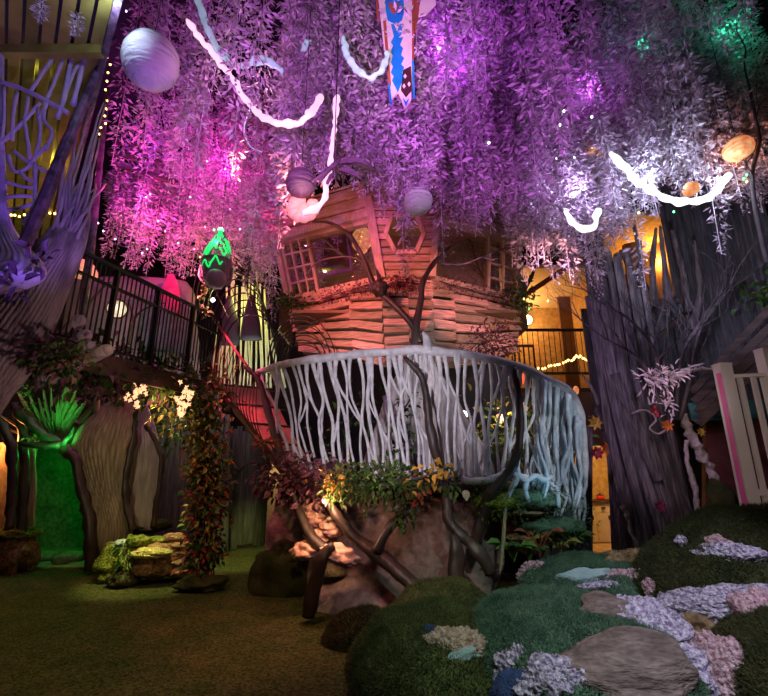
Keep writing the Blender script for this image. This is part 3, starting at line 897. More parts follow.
# ivy along the bridge
ivy('hanging_ivy', 'dark ivy tuft behind the lilac bark fingers on the bridge end', [('foliage', 'leaf_green', [P(48, 352, 4.4), P(60, 362, 4.4), P(72, 356, 4.5)], 170, .18, .09, .06, .3), ('plum_foliage', 'leaf_plum', [P(48, 352, 4.4), P(70, 362, 4.4)], 90, .2, .09, .06, .3)])
edge = lambda x: P(x, interp([(40, 372), (80, 362), (150, 376), (215, 396)], x), interp([(40, 4.85), (215, 7.1)], x))
ivy('hanging_ivy', 'dark ivy fringe under the upper end of the bridge, by the lilac bark fingers', [('green_foliage', 'leaf_green', [edge(45), edge(80), edge(115)], 330, .30, .11, .075, .4), ('plum_foliage', 'leaf_plum', [edge(55), edge(90), edge(120)], 220, .34, .11, .07, .4)])
ivy('hanging_ivy', 'dark ivy fringe along the middle of the bridge edge', [('green_foliage', 'leaf_green', [edge(112), edge(140), edge(170)], 280, .32, .11, .075, .4), ('plum_foliage', 'leaf_plum', [edge(112), edge(140), edge(170)], 240, .36, .11, .07, .4)])
ivy('hanging_ivy', 'green ivy fringe at the stair end of the bridge edge', [('green_foliage', 'leaf_green', [edge(168), edge(190), edge(214)], 300, .36, .12, .08, .4), ('gold_foliage', 'leaf_gold', [edge(180), edge(200), edge(220)], 150, .5, .10, .06, .5)])
ivy('hanging_vine', 'thin gold leafed vine trailing beneath the two glowing flower clusters', [('foliage', 'leaf_gold', [P(150, 392, 6.6), P(160, 402, 6.6), P(170, 410, 6.6), P(182, 414, 6.6), P(190, 430, 6.6)], 130, .25, .09, .05, .5)])
ivy('hanging_vine', 'plum leafed tangle hanging behind the bark panels', [('foliage', 'leaf_plum', [P(90, 398, 8.4), P(105, 392, 8.4), P(125, 396, 8.4)], 150, .45, .12, .07, .4)])
M['flower_glow'] = glow('warm_lit_petal', (1, .62, .36), .95)
for (x, y, lab) in ((138, 393, 'glowing warm white flower cluster nearer the grooved bark panel'), (186, 398, 'glowing warm white flower cluster nearer the ivy column')):
    c = P(x, y, 5.95)
    t = thing('hanging_flower_cluster', c, lab + ', under the bridge', 'flower lamp', 'lit flower clusters')
    for k in range(30):
        q = c + V(R.gauss(0, .055), R.gauss(0, .05), R.gauss(-.02, .11))
        mb = MB()
        for j in range(5):
            a = 2 * math.pi * j / 5 + R.random()
            mb.leaf(q, V(math.cos(a), -.4, math.sin(a)), V(0, -1, 0), .042, .028)
        mb.build('blossom', M['flower_glow'], t, False)
    mb = MB(); mb.tube([c + V(0, 0, .5), c, c + V(0, 0, -.2)], .008, n=5); mb.build('stem', M['twig'], t)

# dark plank wall and curved plank tower behind
t = thing('plank_fence', P(180, 530, 9.6), 'dark vertical plank wall behind the ivy column and rocks', 'fence')
for k in range(17):
    x = 149 + k * 4.9
    a, b = P(x, 534, 9.7), P(x + R.uniform(-1, 1), 405 + R.uniform(-12, 12), 9.7)
    a.z = 0
    mb = MB(); mb.bar(a, b, .10, .05, V(0, 1, 0)); mb.build('plank', M['plank_grey'], t, False)
t = thing('plank_tower', P(245, 530, 10.2), 'curved tower of upright grey planks beyond the ivy column', 'tower')
c = P(243, 500, 10.6)
for k in range(20):
    a = math.pi * (1.0 + k / 19)
    q = V(c.x + math.cos(a) * .52, c.y + math.sin(a) * .5, 0)
    mb = MB(); mb.box(q + V(0, 0, 1.25 + R.uniform(-.1, .1)), (.105, .05, 2.5), Matrix.Rotation(a + math.pi / 2, 3, 'Z')); mb.build('plank', M['plank_grey'], t, False)
for k, (x, y) in enumerate(((218, 452), (224, 470), (236, 478))):
    mb = MB(); mb.ptube([(x, y, 9.3), (x + 6, y - 10, 9.2), (x + 13, y - 16, 9.25)], [.03, .02, .01], n=6, jit=.04)
    mb.ptube([(x + 4, y - 6, 9.2), (x - 3, y - 16, 9.2)], [.02, .008], n=6)
    tag(mb.build('hanging_twig', M['twig']), ('small forked twig on the plank wall just beside the ivy column', 'small forked twig on the plank tower, middle one of three', 'small forked twig on the plank tower, nearest the stair')[k], 'twig')
ivy('hanging_ivy', 'green ivy spray on the dark plank wall beside the bark panels', [('foliage', 'leaf_green', [P(163, 410, 8.6), P(170, 425, 8.6), P(166, 445, 8.6)], 150, .3, .11, .07, .4)])
# far corridor
mb = MB(); mb.box((P(272, 500, 13).x, 13.2, 1.2), (1.2, .2, 2.4)); tag(mb.build('corridor_board', M['plaster_warm'], None, False), 'pale brown partition at the end of the corridor past the plank tower', 'partition')
rock(284, 560, 6.75, .44, .34, .46, 'moss_dark', 'turf_hump', 'dark turf hump beside the lit fungus trunk, before the grey mauve boulder', 'mound', z=.14)
# ================================================================ treehouse
def quadpt(q, u, v):
    """q = TL, TR, BL, BR"""
    return q[0].lerp(q[1], u).lerp(q[2].lerp(q[3], u), v)


def outn(q):
    n = (q[1] - q[0]).cross(q[2] - q[0]).normalized()
    if n.dot(q[0] - V(0, 0, EYE)) > 0:
        n = -n
    return n


def boards(mb, q, rows, th=.03, skew=0.0, hole=None, over=.12, jog=.0, rr=R):
    n = outn(q)
    for r in range(rows):
        v0, v1 = max(0, (r + .02) / rows), (r + (.99 if rows <= 3 and over < .25 else .87)) / rows
        spans = [(0, 1)]
        if hole:
            h = hole((v0 + v1) / 2)
            if h:
                spans = [(0, h[0]), (h[1], 1)]
        for u0, u1 in spans:
            j0, j1 = rr.uniform(-jog, jog), rr.uniform(-jog, jog)
            a, b = quadpt(q, u0, v0 + j0), quadpt(q, u1, v0 + j1 + skew)
            c, d = quadpt(q, u1, v1 + j1 + skew), quadpt(q, u0, v1 + j0)
            t2 = th * rr.uniform(.8, 1.5)
            mb.hexa(a + n * th * .25, b + n * th * .25, c + n * t2, d + n * t2, [-n * th] * 4)


house = thing('treehouse', P(400, 380, 7.4), 'wooden treehouse of cedar boards with three windows above the pale branch railing', 'treehouse')
TLl, TLr = P(262, 234, 8.45), P(368, 208, 6.95)
SLl, SLr = P(289, 300, 8.15), P(380, 279, 6.95)
CTl, CTr = P(369, 204, 6.85), P(438, 204, 6.85)
CBl, CBr = P(381, 279, 6.85), P(432, 278, 6.85)
RTl, RTr = P(441, 210, 6.95), P(530, 238, 7.9)
RSl, RSr = P(431, 279, 6.95), P(519, 300, 7.85)

# centre panel with hexagon window
q = [CTl, CTr, CBl, CBr]
hx = lambda v: (lambda f: None if f is None else (.5 - f, .5 + f))(None if v < .17 or v > .66 else (.30 - .125 * abs((v - .415) / .245)))
mb = MB(); boards(mb, q, 10, .035, hole=hx); mb.build('centre_panel', M['wood_house'], house, False)
n = outn(q)
hp = [quadpt(q, u, v) for u, v in ((.32, .16), (.68, .16), (.81, .415), (.68, .67), (.32, .67), (.19, .415))]
fr = MB()
for k in range(6):
    fr.bar(hp[k] + n * .03, hp[(k + 1) % 6] + n * .03, .07, .06, n)
hw = fr.build('hexagon_window', M['wood_house2'], house, False)
mb = MB(); mb.add([p - n * .01 for p in hp], [(0, 1, 2, 3, 4, 5)]); mb.build('pane', M['glass'], hw, False)
# corner posts
for a, b, w in ((CTl, CBl, .13), (CTr, CBr, .11)):
    mb = MB(); mb.bar(a + n * .02 + (a - b) * .08, b + n * .02, w, .12, n); mb.build('corner_post', M['wood_house2'], house, False)


def window(q, grid, nm, sign):
    """q = TL,TR,BL,BR of the opening; grid = (u0,u1,cols,rows)"""
    n = outn(q)
    f = MB()
    f.bar(q[0], q[1], .13, .13, n); f.bar(q[2], q[3], .11, .10, n)
    f.bar(q[0], q[2], .11, .10, n); f.bar(q[1], q[3], .08, .08, n)
    w = f.build(nm, M['wood_house2'], house, False)
    u0, u1, cols, rows = grid
    for k in range(cols + 1):
        u = lerp(u0, u1, k / cols)
        mb = MB(); mb.bar(quadpt(q, u, .03) + n * .01, quadpt(q, u, .98) + n * .01, .055 if k in (0, cols) else .035, .04, n); mb.build('muntin', M['wood_house2'], w, False)
    for k in range(1, rows):
        v = k / rows
        mb = MB(); mb.bar(quadpt(q, u0, v) + n * .01, quadpt(q, u1, v) + n * .01, .035, .04, n); mb.build('muntin', M['wood_house2'], w, False)
    mb = MB(); mb.add([q[0] - n * .02, q[1] - n * .02, q[3] - n * .02, q[2] - n * .02], [(0, 1, 2, 3)]); mb.build('pane', M['glass'], w, False)
    return w


Lq = [P(277, 243, 8.25), P(370, 221, 6.98), SLl, SLr]
Rq = [P(437, 218, 6.98), P(519, 243, 7.85), RSl, RSr]
window(Lq, (.06, .36, 3, 4), 'casement_window', 1)
window(Rq, (.62, .97, 2, 4), 'casement_window', -1)
# eave boards above the windows
mb = MB(); boards(mb, [P(262, 214, 8.4), P(366, 184, 7.0), P(271, 243, 8.45), P(369, 219, 6.98)], 3, .05, over=.2)
boards(mb, [P(441, 184, 7.0), P(534, 214, 8.0), P(438, 219, 6.98), P(525, 244, 7.9)], 3, .05, over=.2)
boards(mb, [P(366, 176, 6.9), P(441, 176, 6.9), P(367, 206, 6.85), P(440, 206, 6.85)], 3, .05, over=.2)
mb.build('eave_cladding', M['wood_house'], house, False)
mb = MB()
up_ = V(0, 1.3, .85)
for a, b in ((P(258, 212, 8.4), P(366, 180, 7.0)), (P(366, 174, 6.9), P(441, 174, 6.9)), (P(441, 180, 7.0), P(536, 212, 8.0))):
    for k in range(5):
        o_ = up_ * (k / 5) + V(0, 0, .02 * k)
        mb.hexa(a + o_, b + o_, b + o_ + up_ * .23, a + o_ + up_ * .23, V(0, .02, -.04))
mb.build('roof_shingle', M['wood_house'], house, False)
mb = MB()
for a, b in ((P(264, 242, 8.2), P(370, 214, 6.85)), (P(438, 214, 6.85), P(530, 244, 7.8))):
    mb.bar(a, b, .10, .12)
mb.build('eave_beam', M['wood_house2'], house, False)
# shingled bowl below the sills
bowl = MB()
cols = [((288, 300, 8.12), (324, 294, 7.6), (302, 352, 7.9), (330, 354, 7.35), 6, .05), ((322, 294, 7.6), (352, 287, 7.25), (328, 356, 7.35), (356, 362, 6.95), 7, -.04),
        ((350, 287, 7.25), (384, 280, 6.9), (355, 360, 6.95), (386, 366, 6.65), 8, .05), ((382, 279, 6.85), (408, 279, 6.8), (386, 364, 6.62), (410, 366, 6.58), 9, -.03),
        ((407, 279, 6.8), (432, 279, 6.85), (409, 366, 6.58), (434, 366, 6.62), 8, .03), ((430, 279, 6.9), (452, 284, 7.05), (433, 366, 6.62), (455, 366, 6.85), 8, -.03),
        ((450, 284, 7.05), (486, 291, 7.4), (454, 366, 6.85), (486, 362, 7.15), 8, .05), ((484, 291, 7.4), (520, 301, 7.85), (485, 362, 7.15), (514, 352, 7.6), 7, .03)]
for a, b, c, d, rows, sk in cols:
    for part in range(2):
        h = .5
        TL, TR, BL, BR = P(*a), P(*b), P(*c), P(*d)
        ML, MR = TL.lerp(BL, .5), TR.lerp(BR, .5)
        nn = outn([TL, TR, BL, BR])
        ML += nn * .045; MR += nn * .045
        qq = [TL, TR, ML, MR] if part == 0 else [ML, MR, BL, BR]
        boards(bowl, qq, max(3, rows // 2 + (rows % 2 if part else 0)), .07, sk, over=.25, jog=.03)
bowl.build('bowl_cladding', M['wood_house'], house, False)
# closing shell behind the boards, floor and room
mb = MB()
base = [P(c[0], c[1], c[2]) for c, *_ in cols] + [P(*cols[-1][1])]
low = [P(*c[2]) for c in cols] + [P(*cols[-1][3])]
back = V(0, .12, 0)
for k in range(len(cols)):
    mb.hexa(base[k] + back, base[k + 1] + back, low[k + 1] + back, low[k] + back, V(0, .05, 0))
cc = V(.4, 8.1, 3.5)
for k in range(len(cols)):
    mb.add([low[k] + back, low[k + 1] + back, cc + V(0, 0, 0)], [(0, 1, 2)])
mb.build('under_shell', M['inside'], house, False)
mb = MB()
x0, x1 = SLl.x, RSr.x
fz = SLr.z - .5
mb.hexa(V(x0 + .3, 7.1, fz), V(x1 - .3, 7.1, fz), V(x1, 9.4, fz), V(x0, 9.4, fz), V(0, 0, -.05))
mb.hexa(V(x0 - .1, 9.4, fz), V(x1 + .1, 9.4, fz), V(x1 + .1, 9.4, 7.4), V(x0 - .1, 9.4, 7.4), V(0, .06, 0))
mb.hexa(V(x0 - .15, 8.3, fz), V(x0 - .15, 9.4, fz), V(x0 - .15, 9.4, 7.4), V(x0 - .15, 8.3, 7.4), V(-.06, 0, 0))
mb.hexa(V(x1 + .15, 8.1, fz), V(x1 + .15, 9.4, fz), V(x1 + .15, 9.4, 7.4), V(x1 + .15, 8.1, 7.4), V(.06, 0, 0))
mb.hexa(V(x0 - .2, 8.3, 6.6), V(CTl.x, 6.95, 6.35), V(CTl.x, 9.4, 6.9), V(x0 - .2, 9.4, 6.9), V(0, 0, .06))
mb.hexa(V(CTr.x, 6.95, 6.35), V(x1 + .2, 8.1, 6.6), V(x1 + .2, 9.4, 6.9), V(CTr.x, 9.4, 6.9), V(0, 0, .06))
mb.hexa(V(CTl.x, 6.95, 6.35), V(CTr.x, 6.95, 6.35), V(CTr.x, 9.4, 6.9), V(CTl.x, 9.4, 6.9), V(0, 0, .06))
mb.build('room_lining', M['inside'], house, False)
tag(MB().blob(P(362, 240, 8.6), (.22, .12, .3), sub=3, amp=.2).build('hanging_lantern', M['warm_shade']), 'dull orange lamp inside the treehouse behind the wide window', 'lamp')

# moss and ivy on the sills
ivy('moss_garland', 'mauve moss garland along the sill of the wide treehouse window', [('moss_foliage', 'leaf_plum', [P(322, 299, 7.35), P(345, 291, 7.1), P(374, 284, 6.75)], 300, .14, .06, .03, .3)], 'garland')
ivy('ivy_sprig', 'green ivy sprig at the outer corner of the wide treehouse window', [('foliage', 'leaf_green', [P(282, 300, 7.9), P(292, 303, 7.75), P(306, 301, 7.55)], 130, .16, .09, .055, .3), ('bright_foliage', 'leaf_bright', [P(282, 298, 7.85), P(290, 303, 7.7)], 35, .14, .09, .055, .3)])
ivy('moss_garland', 'dark red moss bunch below the hexagon window', [('moss_foliage', 'leaf_plum', [P(390, 284, 6.6), P(404, 282, 6.6), P(418, 284, 6.6)], 260, .13, .06, .03, .3), ('red_moss_foliage', 'leaf_red', [P(392, 286, 6.55), P(415, 286, 6.55)], 60, .12, .06, .03, .3)], 'garland')
ivy('moss_garland', 'mauve moss garland along the sill beside the orange balcony', [('moss_foliage', 'leaf_plum', [P(440, 281, 6.75), P(470, 290, 7.05), P(500, 298, 7.4), P(512, 302, 7.6)], 280, .12, .06, .03, .3)], 'garland')
ivy('moss_garland', 'plum heather bush on the branch rail below the window with the small panes', [('moss_foliage', 'leaf_plum', [P(478, 346, 6.4), P(492, 340, 6.4), P(506, 344, 6.5)], 420, .26, .07, .03, .1), ('red_moss_foliage', 'leaf_red', [P(480, 344, 6.35), P(506, 344, 6.4)], 70, .24, .07, .03, .1)], 'bush')
ivy('ivy_sprig', 'dark green ivy clump at the treehouse corner beside the glowing wall lamp', [('foliage', 'leaf_green', [P(512, 308, 7.5), P(520, 300, 7.5), P(523, 285, 7.5)], 200, .26, .09, .055, .3)])
# bare dark branches clasping the treehouse
t = thing('bare_branch', P(418, 340, 6.3), 'dark curved bare branch reaching over the wide treehouse window', 'branch')
mb = MB(); mb.ptube([(312, 222, 6.6), (330, 223, 6.55), (350, 236, 6.5), (362, 256, 6.45), (371, 278, 6.4), (377, 290, 6.4), (395, 306, 6.35), (412, 325, 6.3), (419, 342, 6.3)], [.012, .025, .035, .04, .045, .05, .05, .05, .05], n=10, wob=.3); mb.build('limb', M['bark_dark'], t)
for pts in ([(298, 246, 6.7), (318, 248, 6.65), (335, 250, 6.6), (347, 259, 6.55)], [(306, 276, 6.7), (316, 263, 6.65), (332, 258, 6.55), (350, 257, 6.5), (363, 262, 6.45)], [(335, 250, 6.6), (325, 240, 6.62), (316, 236, 6.65)]):
    mb = MB(); mb.ptube(pts, [.008, .016, .02, .02], n=8); mb.build('offshoot', M['bark_dark'], t)
mb = MB(); mb.blob(P(379, 288, 6.35), .13, sub=3, amp=.3, freq=4); mb.build('knot', M['bark_dark'], t)
t = thing('bare_branch', P(415, 345, 6.3), 'dark bare branch rising beside the hexagon window and bending over the sill', 'branch')
mb = MB(); mb.ptube([(414, 352, 6.3), (416, 325, 6.3), (421, 300, 6.35), (423, 282, 6.4), (434, 263, 6.45), (450, 248, 6.5), (470, 239, 6.55)], [.07, .06, .05, .045, .035, .025, .01], n=10, wob=.3); mb.build('limb', M['bark_dark'], t)
for pts in ([(436, 261, 6.45), (448, 264, 6.45), (464, 264, 6.5), (482, 257, 6.5), (500, 250, 6.55), (516, 243, 6.6)], [(483, 257, 6.5), (492, 260, 6.5), (498, 258, 6.5)]):
    mb = MB(); mb.ptube(pts, [.022, .018, .015, .008], n=8); mb.build('offshoot', M['bark_plum'], t)

# ================================================================ deck and branch railing
deckpts = [P(288, 478, 6.5), P(330, 480, 6.1), P(375, 481, 5.8), (P(420, 482, 5.65)), P(470, 483, 5.65), P(510, 484, 5.85), P(545, 484, 6.2), P(560, 484, 6.7)]
for p in deckpts:
    p.z = 1.45
dk = thing('treehouse_deck', (deckpts[3].x, 6.5, 1.45), 'dark curved deck edge below the pale branch railing', 'deck')
mb = MB()
nD = len(deckpts)
vs = [p.copy() for p in deckpts] + [V(2.6, 8.5, 1.45), V(-1.6, 8.5, 1.45)]
m_ = len(vs)
vs2 = vs + [p - V(0, 0, .10) for p in vs]
mb.add(vs2, [tuple(range(m_)), tuple(reversed(range(m_, 2 * m_)))] + [(k, (k + 1) % m_, (k + 1) % m_ + m_, k + m_) for k in range(m_)])
mb.build('slab', M['plank_brown'], dk, False)
mb = MB(); mb.tube([p - V(0, .02, .06) for p in deckpts], .06, n=10, wob=.25); mb.build('edge_log', M['bark_dark'], dk)
for k in range(9):
    p = deckpts[0].lerp(deckpts[-1], k / 8)
    mb = MB(); mb.bar(V(p.x, interp([(0, 6.5), (4, 5.8), (8, 6.6)], k), 1.29), V(p.x * .8, 8.1, 1.29), .07, .12); mb.build('joist', M['bark_dark'], dk, False)

toppath = [(257, 373, 7.0), (278, 366, 6.65), (300, 361, 6.3), (325, 358, 6.05), (350, 355, 5.85), (385, 352, 5.6), (420, 350, 5.5), (450, 353, 5.45), (480, 357, 5.5), (510, 364, 5.55), (535, 374, 5.6), (556, 385, 5.75), (570, 393, 5.85), (579, 412, 5.9), (584, 445, 5.95), (585, 490, 6.0)]
botpath = [(282, 470, 6.5), (300, 473, 6.3), (330, 476, 6.05), (360, 478, 5.85), (400, 477, 5.65), (430, 477, 5.55), (470, 480, 5.5), (500, 477, 5.6), (530, 484, 5.65), (556, 498, 5.75), (570, 512, 5.85), (582, 530, 6.0)]
rl = thing('branch_railing', P(420, 440, 5.6), 'pale plaster railing of wavy branching balusters around the treehouse deck', 'railing')
mb = MB(); mb.ptube(toppath, [.05, .052, .055, .055, .055, .055, .06, .055, .055, .055, .06, .07, .07, .06, .05, .03], n=14, sub=7, wob=.35, wfreq=5); mb.build('top_rail', M['bone'], rl)
for seg, r in ((botpath[1:4], .025), ([(360, 479, 5.8), (372, 479, 5.72), (386, 477, 5.68)], .035), ([(462, 478, 5.48), (472, 481, 5.47), (488, 480, 5.5), (500, 476, 5.55), (506, 470, 5.58)], .035), ([(505, 472, 5.5), (516, 476, 5.5), (530, 478, 5.55), (546, 484, 5.6), (556, 496, 5.65)], .035)):
    mb = MB(); mb.ptube(seg, [r, r * 1.2, r], n=10, wob=.5, wfreq=6); mb.build('bottom_rail', M['bone'], rl)


def along(path, x):
    for (x0, y0, Y0), (x1, y1, Y1) in zip(path, path[1:]):
        if x <= x1 or (x1, y1, Y1) == path[-1]:
            f = (x - x0) / (x1 - x0)
            return (x, y0 + (y1 - y0) * f, Y0 + (Y1 - Y0) * f)


rb = random.Random(5)
xs = [262 + 7.35 * k for k in range(41)]
nodes = []
for k, x in enumerate(xs):
    xt = x + rb.uniform(-2, 2)
    xb = 283 + (x - 262) * (553 - 283) / (556 - 262) + rb.uniform(-3, 3)
    a, b = along(toppath, xt), along(botpath, max(283, xb))
    ph, am = rb.uniform(0, 6), rb.uniform(2, 5.2)
    pts = []
    for f in (0, .18, .36, .54, .72, .88, 1):
        w = am * math.sin(ph + f * rb.uniform(5, 8)) * math.sin(math.pi * min(1, f * 1.1 + .05))
        pts.append((lerp(a[0], b[0], f) + w, lerp(a[1], b[1], f), lerp(a[2], b[2], f) + rb.uniform(-.03, .03)))
    nodes.append(pts)
    r = rb.uniform(.017, .027)
    mb = MB(); mb.ptube(pts, [r * 1.6, r, r * .9, r * .9, r, r * 1.4], n=8, sub=4, wob=.3, wfreq=11); mb.build('baluster', M['bone'], rl)
for k in [*range(0, 40), *range(0, 40)]:
    if rb.random() < .62:
        i = rb.choice((1, 2, 3, 4))
        a, b = nodes[k][i], nodes[k + 1][i + rb.choice((-1, 1))]
        mid = (lerp(a[0], b[0], .5), lerp(a[1], b[1], .5) + 2, lerp(a[2], b[2], .5))
        r = rb.uniform(.013, .020)
        mb = MB(); mb.ptube([a, mid, b], [r * 1.3, r, r * 1.3], n=7, wob=.3); mb.build('branchlet', M['bone'], rl)
# the hanging net at the outer end
netn = []
for k in range(26):
    x0 = 538 + k * 1.78
    tp = (x0, interp([(535, 376), (556, 386), (570, 396), (586, 440)], x0), interp([(535, 5.6), (586, 5.9)], x0) + rb.uniform(-.12, .25))
    xb = 536 + k * 1.9 + rb.uniform(-5, 5)
    yb = rb.uniform(490, 522) + (k - 8) * 1.1
    pts = []
    am, ph = rb.uniform(3.5, 8), rb.uniform(0, 6)
    for f in [q / 8 for q in range(9)]:
        bulge = 0
        pts.append((lerp(tp[0], xb, f) + am * math.sin(ph + f * 9) * (f if f < .5 else .7) + bulge, lerp(tp[1], yb, f), tp[2] + .1 * math.sin(f * 3 + k)))
    netn.append(pts)
    r = rb.uniform(.015, .025)
    mb = MB(); mb.ptube(pts, [r * 1.4, r, r, r, r * .6], n=7, sub=3, wob=.35, wfreq=9); mb.build('net_strand', M['bone_blue_lit'], rl)
for k in range(25):
    for i in rb.sample((2, 3, 4, 5, 6, 7), 3):
        a, b = netn[k][i], netn[k + 1][min(8, max(1, i + rb.choice((-1, 1))))]
        r = rb.uniform(.012, .019)
        mb = MB(); mb.ptube([a, (lerp(a[0], b[0], .5), lerp(a[1], b[1], .5) + 1.5, lerp(a[2], b[2], .5)), b], [r * 1.2, r, r * 1.2], n=6, sub=3, wob=.3); mb.build('net_link', M['bone_blue_lit'], rl)
for pts in ([(506, 470, 5.45), (518, 476, 5.42), (527, 480, 5.42), (537, 476, 5.45), (556, 489, 5.5), (559, 508, 5.5)], [(519, 476, 5.42), (516, 462, 5.45), (521, 446, 5.5)], [(518, 476, 5.42), (512, 488, 5.42), (507, 500, 5.42)], [(527, 480, 5.42), (525, 490, 5.42), (529, 502, 5.42)], [(537, 476, 5.45), (545, 480, 5.45), (552, 476, 5.45)]):
    mb = MB(); mb.ptube(pts, [.03, .036, .03, .022], n=9, wob=.4, wfreq=7); mb.build('bottom_branch', M['bone_blue_lit'], rl)
mb = MB(); mb.ptube([(428, 352, 5.45), (427, 340, 5.5), (423, 332, 5.52)], [.075, .05, .015], n=12, wob=.3); mb.build('horn', M['bone'], rl)

# dark branches crossing the railing
t = tag(MB().ptube([(405, 358, 5.38), (420, 374, 5.36), (426, 392, 5.35), (429, 420, 5.35), (434, 445, 5.35), (440, 468, 5.4)], [.03, .045, .05, .055, .06, .05], n=12, wob=.35, wfreq=7).build('bark_limb', M['bark_dark']), 'dark brown limb crossing the front of the pale branch railing', 'limb')
t = tag(MB().ptube([(513, 366, 5.3), (518, 392, 5.3), (520, 420, 5.28), (519, 444, 5.28), (511, 468, 5.3), (494, 489, 5.35), (486, 502, 5.4), (482, 520, 5.45), (474, 545, 5.5)], [.035, .04, .045, .05, .055, .06, .065, .07, .06], n=12, wob=.35, wfreq=7).build('bark_limb', M['bark_dark']), 'dark brown limb curling down past the bluish net end of the branch railing', 'limb')
t = tag(MB().ptube([(244, 366, 6.9), (258, 380, 6.85), (268, 410, 6.75), (278, 445, 6.6), (286, 476, 6.5)], [.03, .045, .055, .06, .055], n=12, wob=.3, wfreq=7).build('bark_limb', M['bark_dark']), 'dark slanting limb at the stair end of the pale branch railing', 'limb')

# sculpted pale trunk standing on the deck
tag(MB().loft([(348, 411, 430, 6.4), (366, 402, 436, 6.4), (390, 388, 452, 6.5), (420, 378, 468, 6.4), (455, 366, 488, 6.35), (480, 360, 496, 6.35)], nu=90, depth=.30, ridges=26, ramp=.12, wave=.8).build('fluted_trunk', M['bark_pale']), 'flaring pale grooved trunk behind the branch railing at the treehouse centre', 'tree')
tag(MB().ptube([(384, 396, 6.1), (396, 424, 6.05), (414, 455, 6.0), (428, 478, 5.95)], [.03, .045, .05, .06], n=10, wob=.3).build('bark_limb', M['bark_plum']), 'plum root slanting across the flaring pale trunk behind the railing', 'limb')
ivy('ivy_sprig', 'thin green ivy climbing at the foot of the flaring pale trunk', [('foliage', 'leaf_green', [P(392, 472, 5.8), P(402, 450, 5.8), P(398, 420, 5.9), P(408, 400, 5.95)], 130, .16, .085, .055, .2)])
ivy('ivy_sprig', 'green ivy on the deck behind the railing, next to the red treads', [('foliage', 'leaf_green', [P(340, 466, 6.5), P(350, 420, 6.6), P(372, 400, 6.6)], 130, .4, .10, .06, .2)])
ivy('ivy_sprig', 'dark ivy mass on the deck behind the bluish end of the railing', [('foliage', 'leaf_green', [P(470, 465, 7.1), P(500, 440, 7.2), P(530, 440, 7.2), P(548, 455, 7.0)], 420, .55, .12, .07, .2), ('gold_foliage', 'leaf_gold', [P(480, 420, 6.8), P(530, 430, 6.8)], 110, .6, .11, .06, .2)])
for k, (x, y, lab) in enumerate(((463, 416, 'small white lamp behind the railing, nearest the flaring pale trunk'), (500, 419, 'small warm lamp behind the railing, middle one of three'), (524, 408, 'small warm lamp behind the railing, nearest the net end'))):
    c = P(x, y, 7.3)
    mb = MB(); mb.lathe(c, [(.02, .09), (.06, .06), (.07, 0), (.05, -.06), (.02, -.08)], 14)
    tag(mb.build('hanging_lamp', M['shell_glow'] if k else M['bulb_white']), lab, 'lamp')
mb = MB(); mb.hexa(P(395, 478, 8.45), P(508, 478, 8.45), P(508, 362, 8.45), P(395, 362, 8.45), V(0, .1, 0)); mb.hexa(P(508, 478, 8.45), P(575, 478, 8.45), P(575, 396, 8.45), P(508, 396, 8.45), V(0, .1, 0)); tag(mb.build('shade_backboard', M['dark_wall'], None, False), 'dark board put in for the shade at the back of the treehouse deck', 'partition')  # dark sheet put in for the shade behind the railing

# ================================================================ sculpted base below the deck
tag(MB().loft([(489, 356, 506, 6.7), (496, 346, 506, 6.6), (510, 338, 508, 6.5), (540, 322, 506, 6.4), (570, 312, 500, 6.3), (600, 304, 492, 6.1), (622, 302, 488, 5.95), (640, 300, 488, 5.85)], nu=80, depth=.32, disp=.16, dfreq=1.3).build('sculpted_base', M['rock_purple']), 'mauve sculpted rock base carrying the treehouse deck', 'rock base')
tag(MB().loft([(492, 300, 348, 6.5), (502, 298, 346, 6.45), (520, 300, 342, 6.35), (545, 306, 344, 6.2), (575, 312, 348, 6.0)], nu=50, depth=.5, disp=.10, ridges=7, ramp=.08).build('fungus_trunk', M['bark_cream']), 'lit pale trunk bearing pink shelf fungi below the deck edge', 'trunk')
tag(MB().loft([(486, 280, 310, 7.2), (505, 274, 308, 7.2), (530, 268, 312, 7.2), (588, 262, 318, 7.2)], nu=40, depth=.5, disp=.12).build('leaning_boulder', M['rock_purple']), 'grey mauve boulder between the corridor and the lit fungus trunk', 'rock')
limbs = [([(292, 488, 5.75), (298, 510, 5.7), (308, 532, 5.6), (322, 548, 5.5), (330, 552, 5.45)], [.05, .055, .06, .065, .06], 'dark limb curving from the deck corner down to the fungus trunk'),
         ([(334, 546, 5.35), (322, 556, 5.35), (317, 575, 5.35), (311, 600, 5.38), (308, 616, 5.4)], [.05, .075, .075, .08, .075], 'dark short prop limb standing on the carpet at the base corner'),
         ([(322, 494, 5.5), (340, 520, 5.45), (352, 536, 5.4), (378, 556, 5.3), (400, 574, 5.2), (416, 590, 5.12), (418, 602, 5.1)], [.05, .055, .06, .075, .08, .08, .07], 'long dark limb slanting across the mauve base down to the turf mound'),
         ([(376, 552, 5.24), (384, 535, 5.24), (396, 520, 5.3), (414, 506, 5.4), (428, 490, 5.45)], [.06, .05, .05, .045, .035], 'forked dark limb rising from the long slanting limb to the deck'),
         ([(440, 474, 5.5), (446, 500, 5.4), (449, 520, 5.35), (460, 534, 5.3), (472, 545, 5.28), (484, 560, 5.25), (490, 574, 5.25)], [.045, .06, .06, .06, .065, .07, .06], 'dark limb dropping from the deck centre to the stones'),
         ([(452, 534, 5.25), (456, 550, 5.22), (456, 572, 5.2), (454, 594, 5.2)], [.03, .075, .085, .09], 'dark stump like limb standing beside the turf mound at the base centre')]
for pts, r, lab in limbs:
    tag(MB().ptube(pts, r, n=16, wob=.35, wfreq=6, flute=3, famp=.08).build('bark_limb', M['bark_dark']), lab, 'limb')
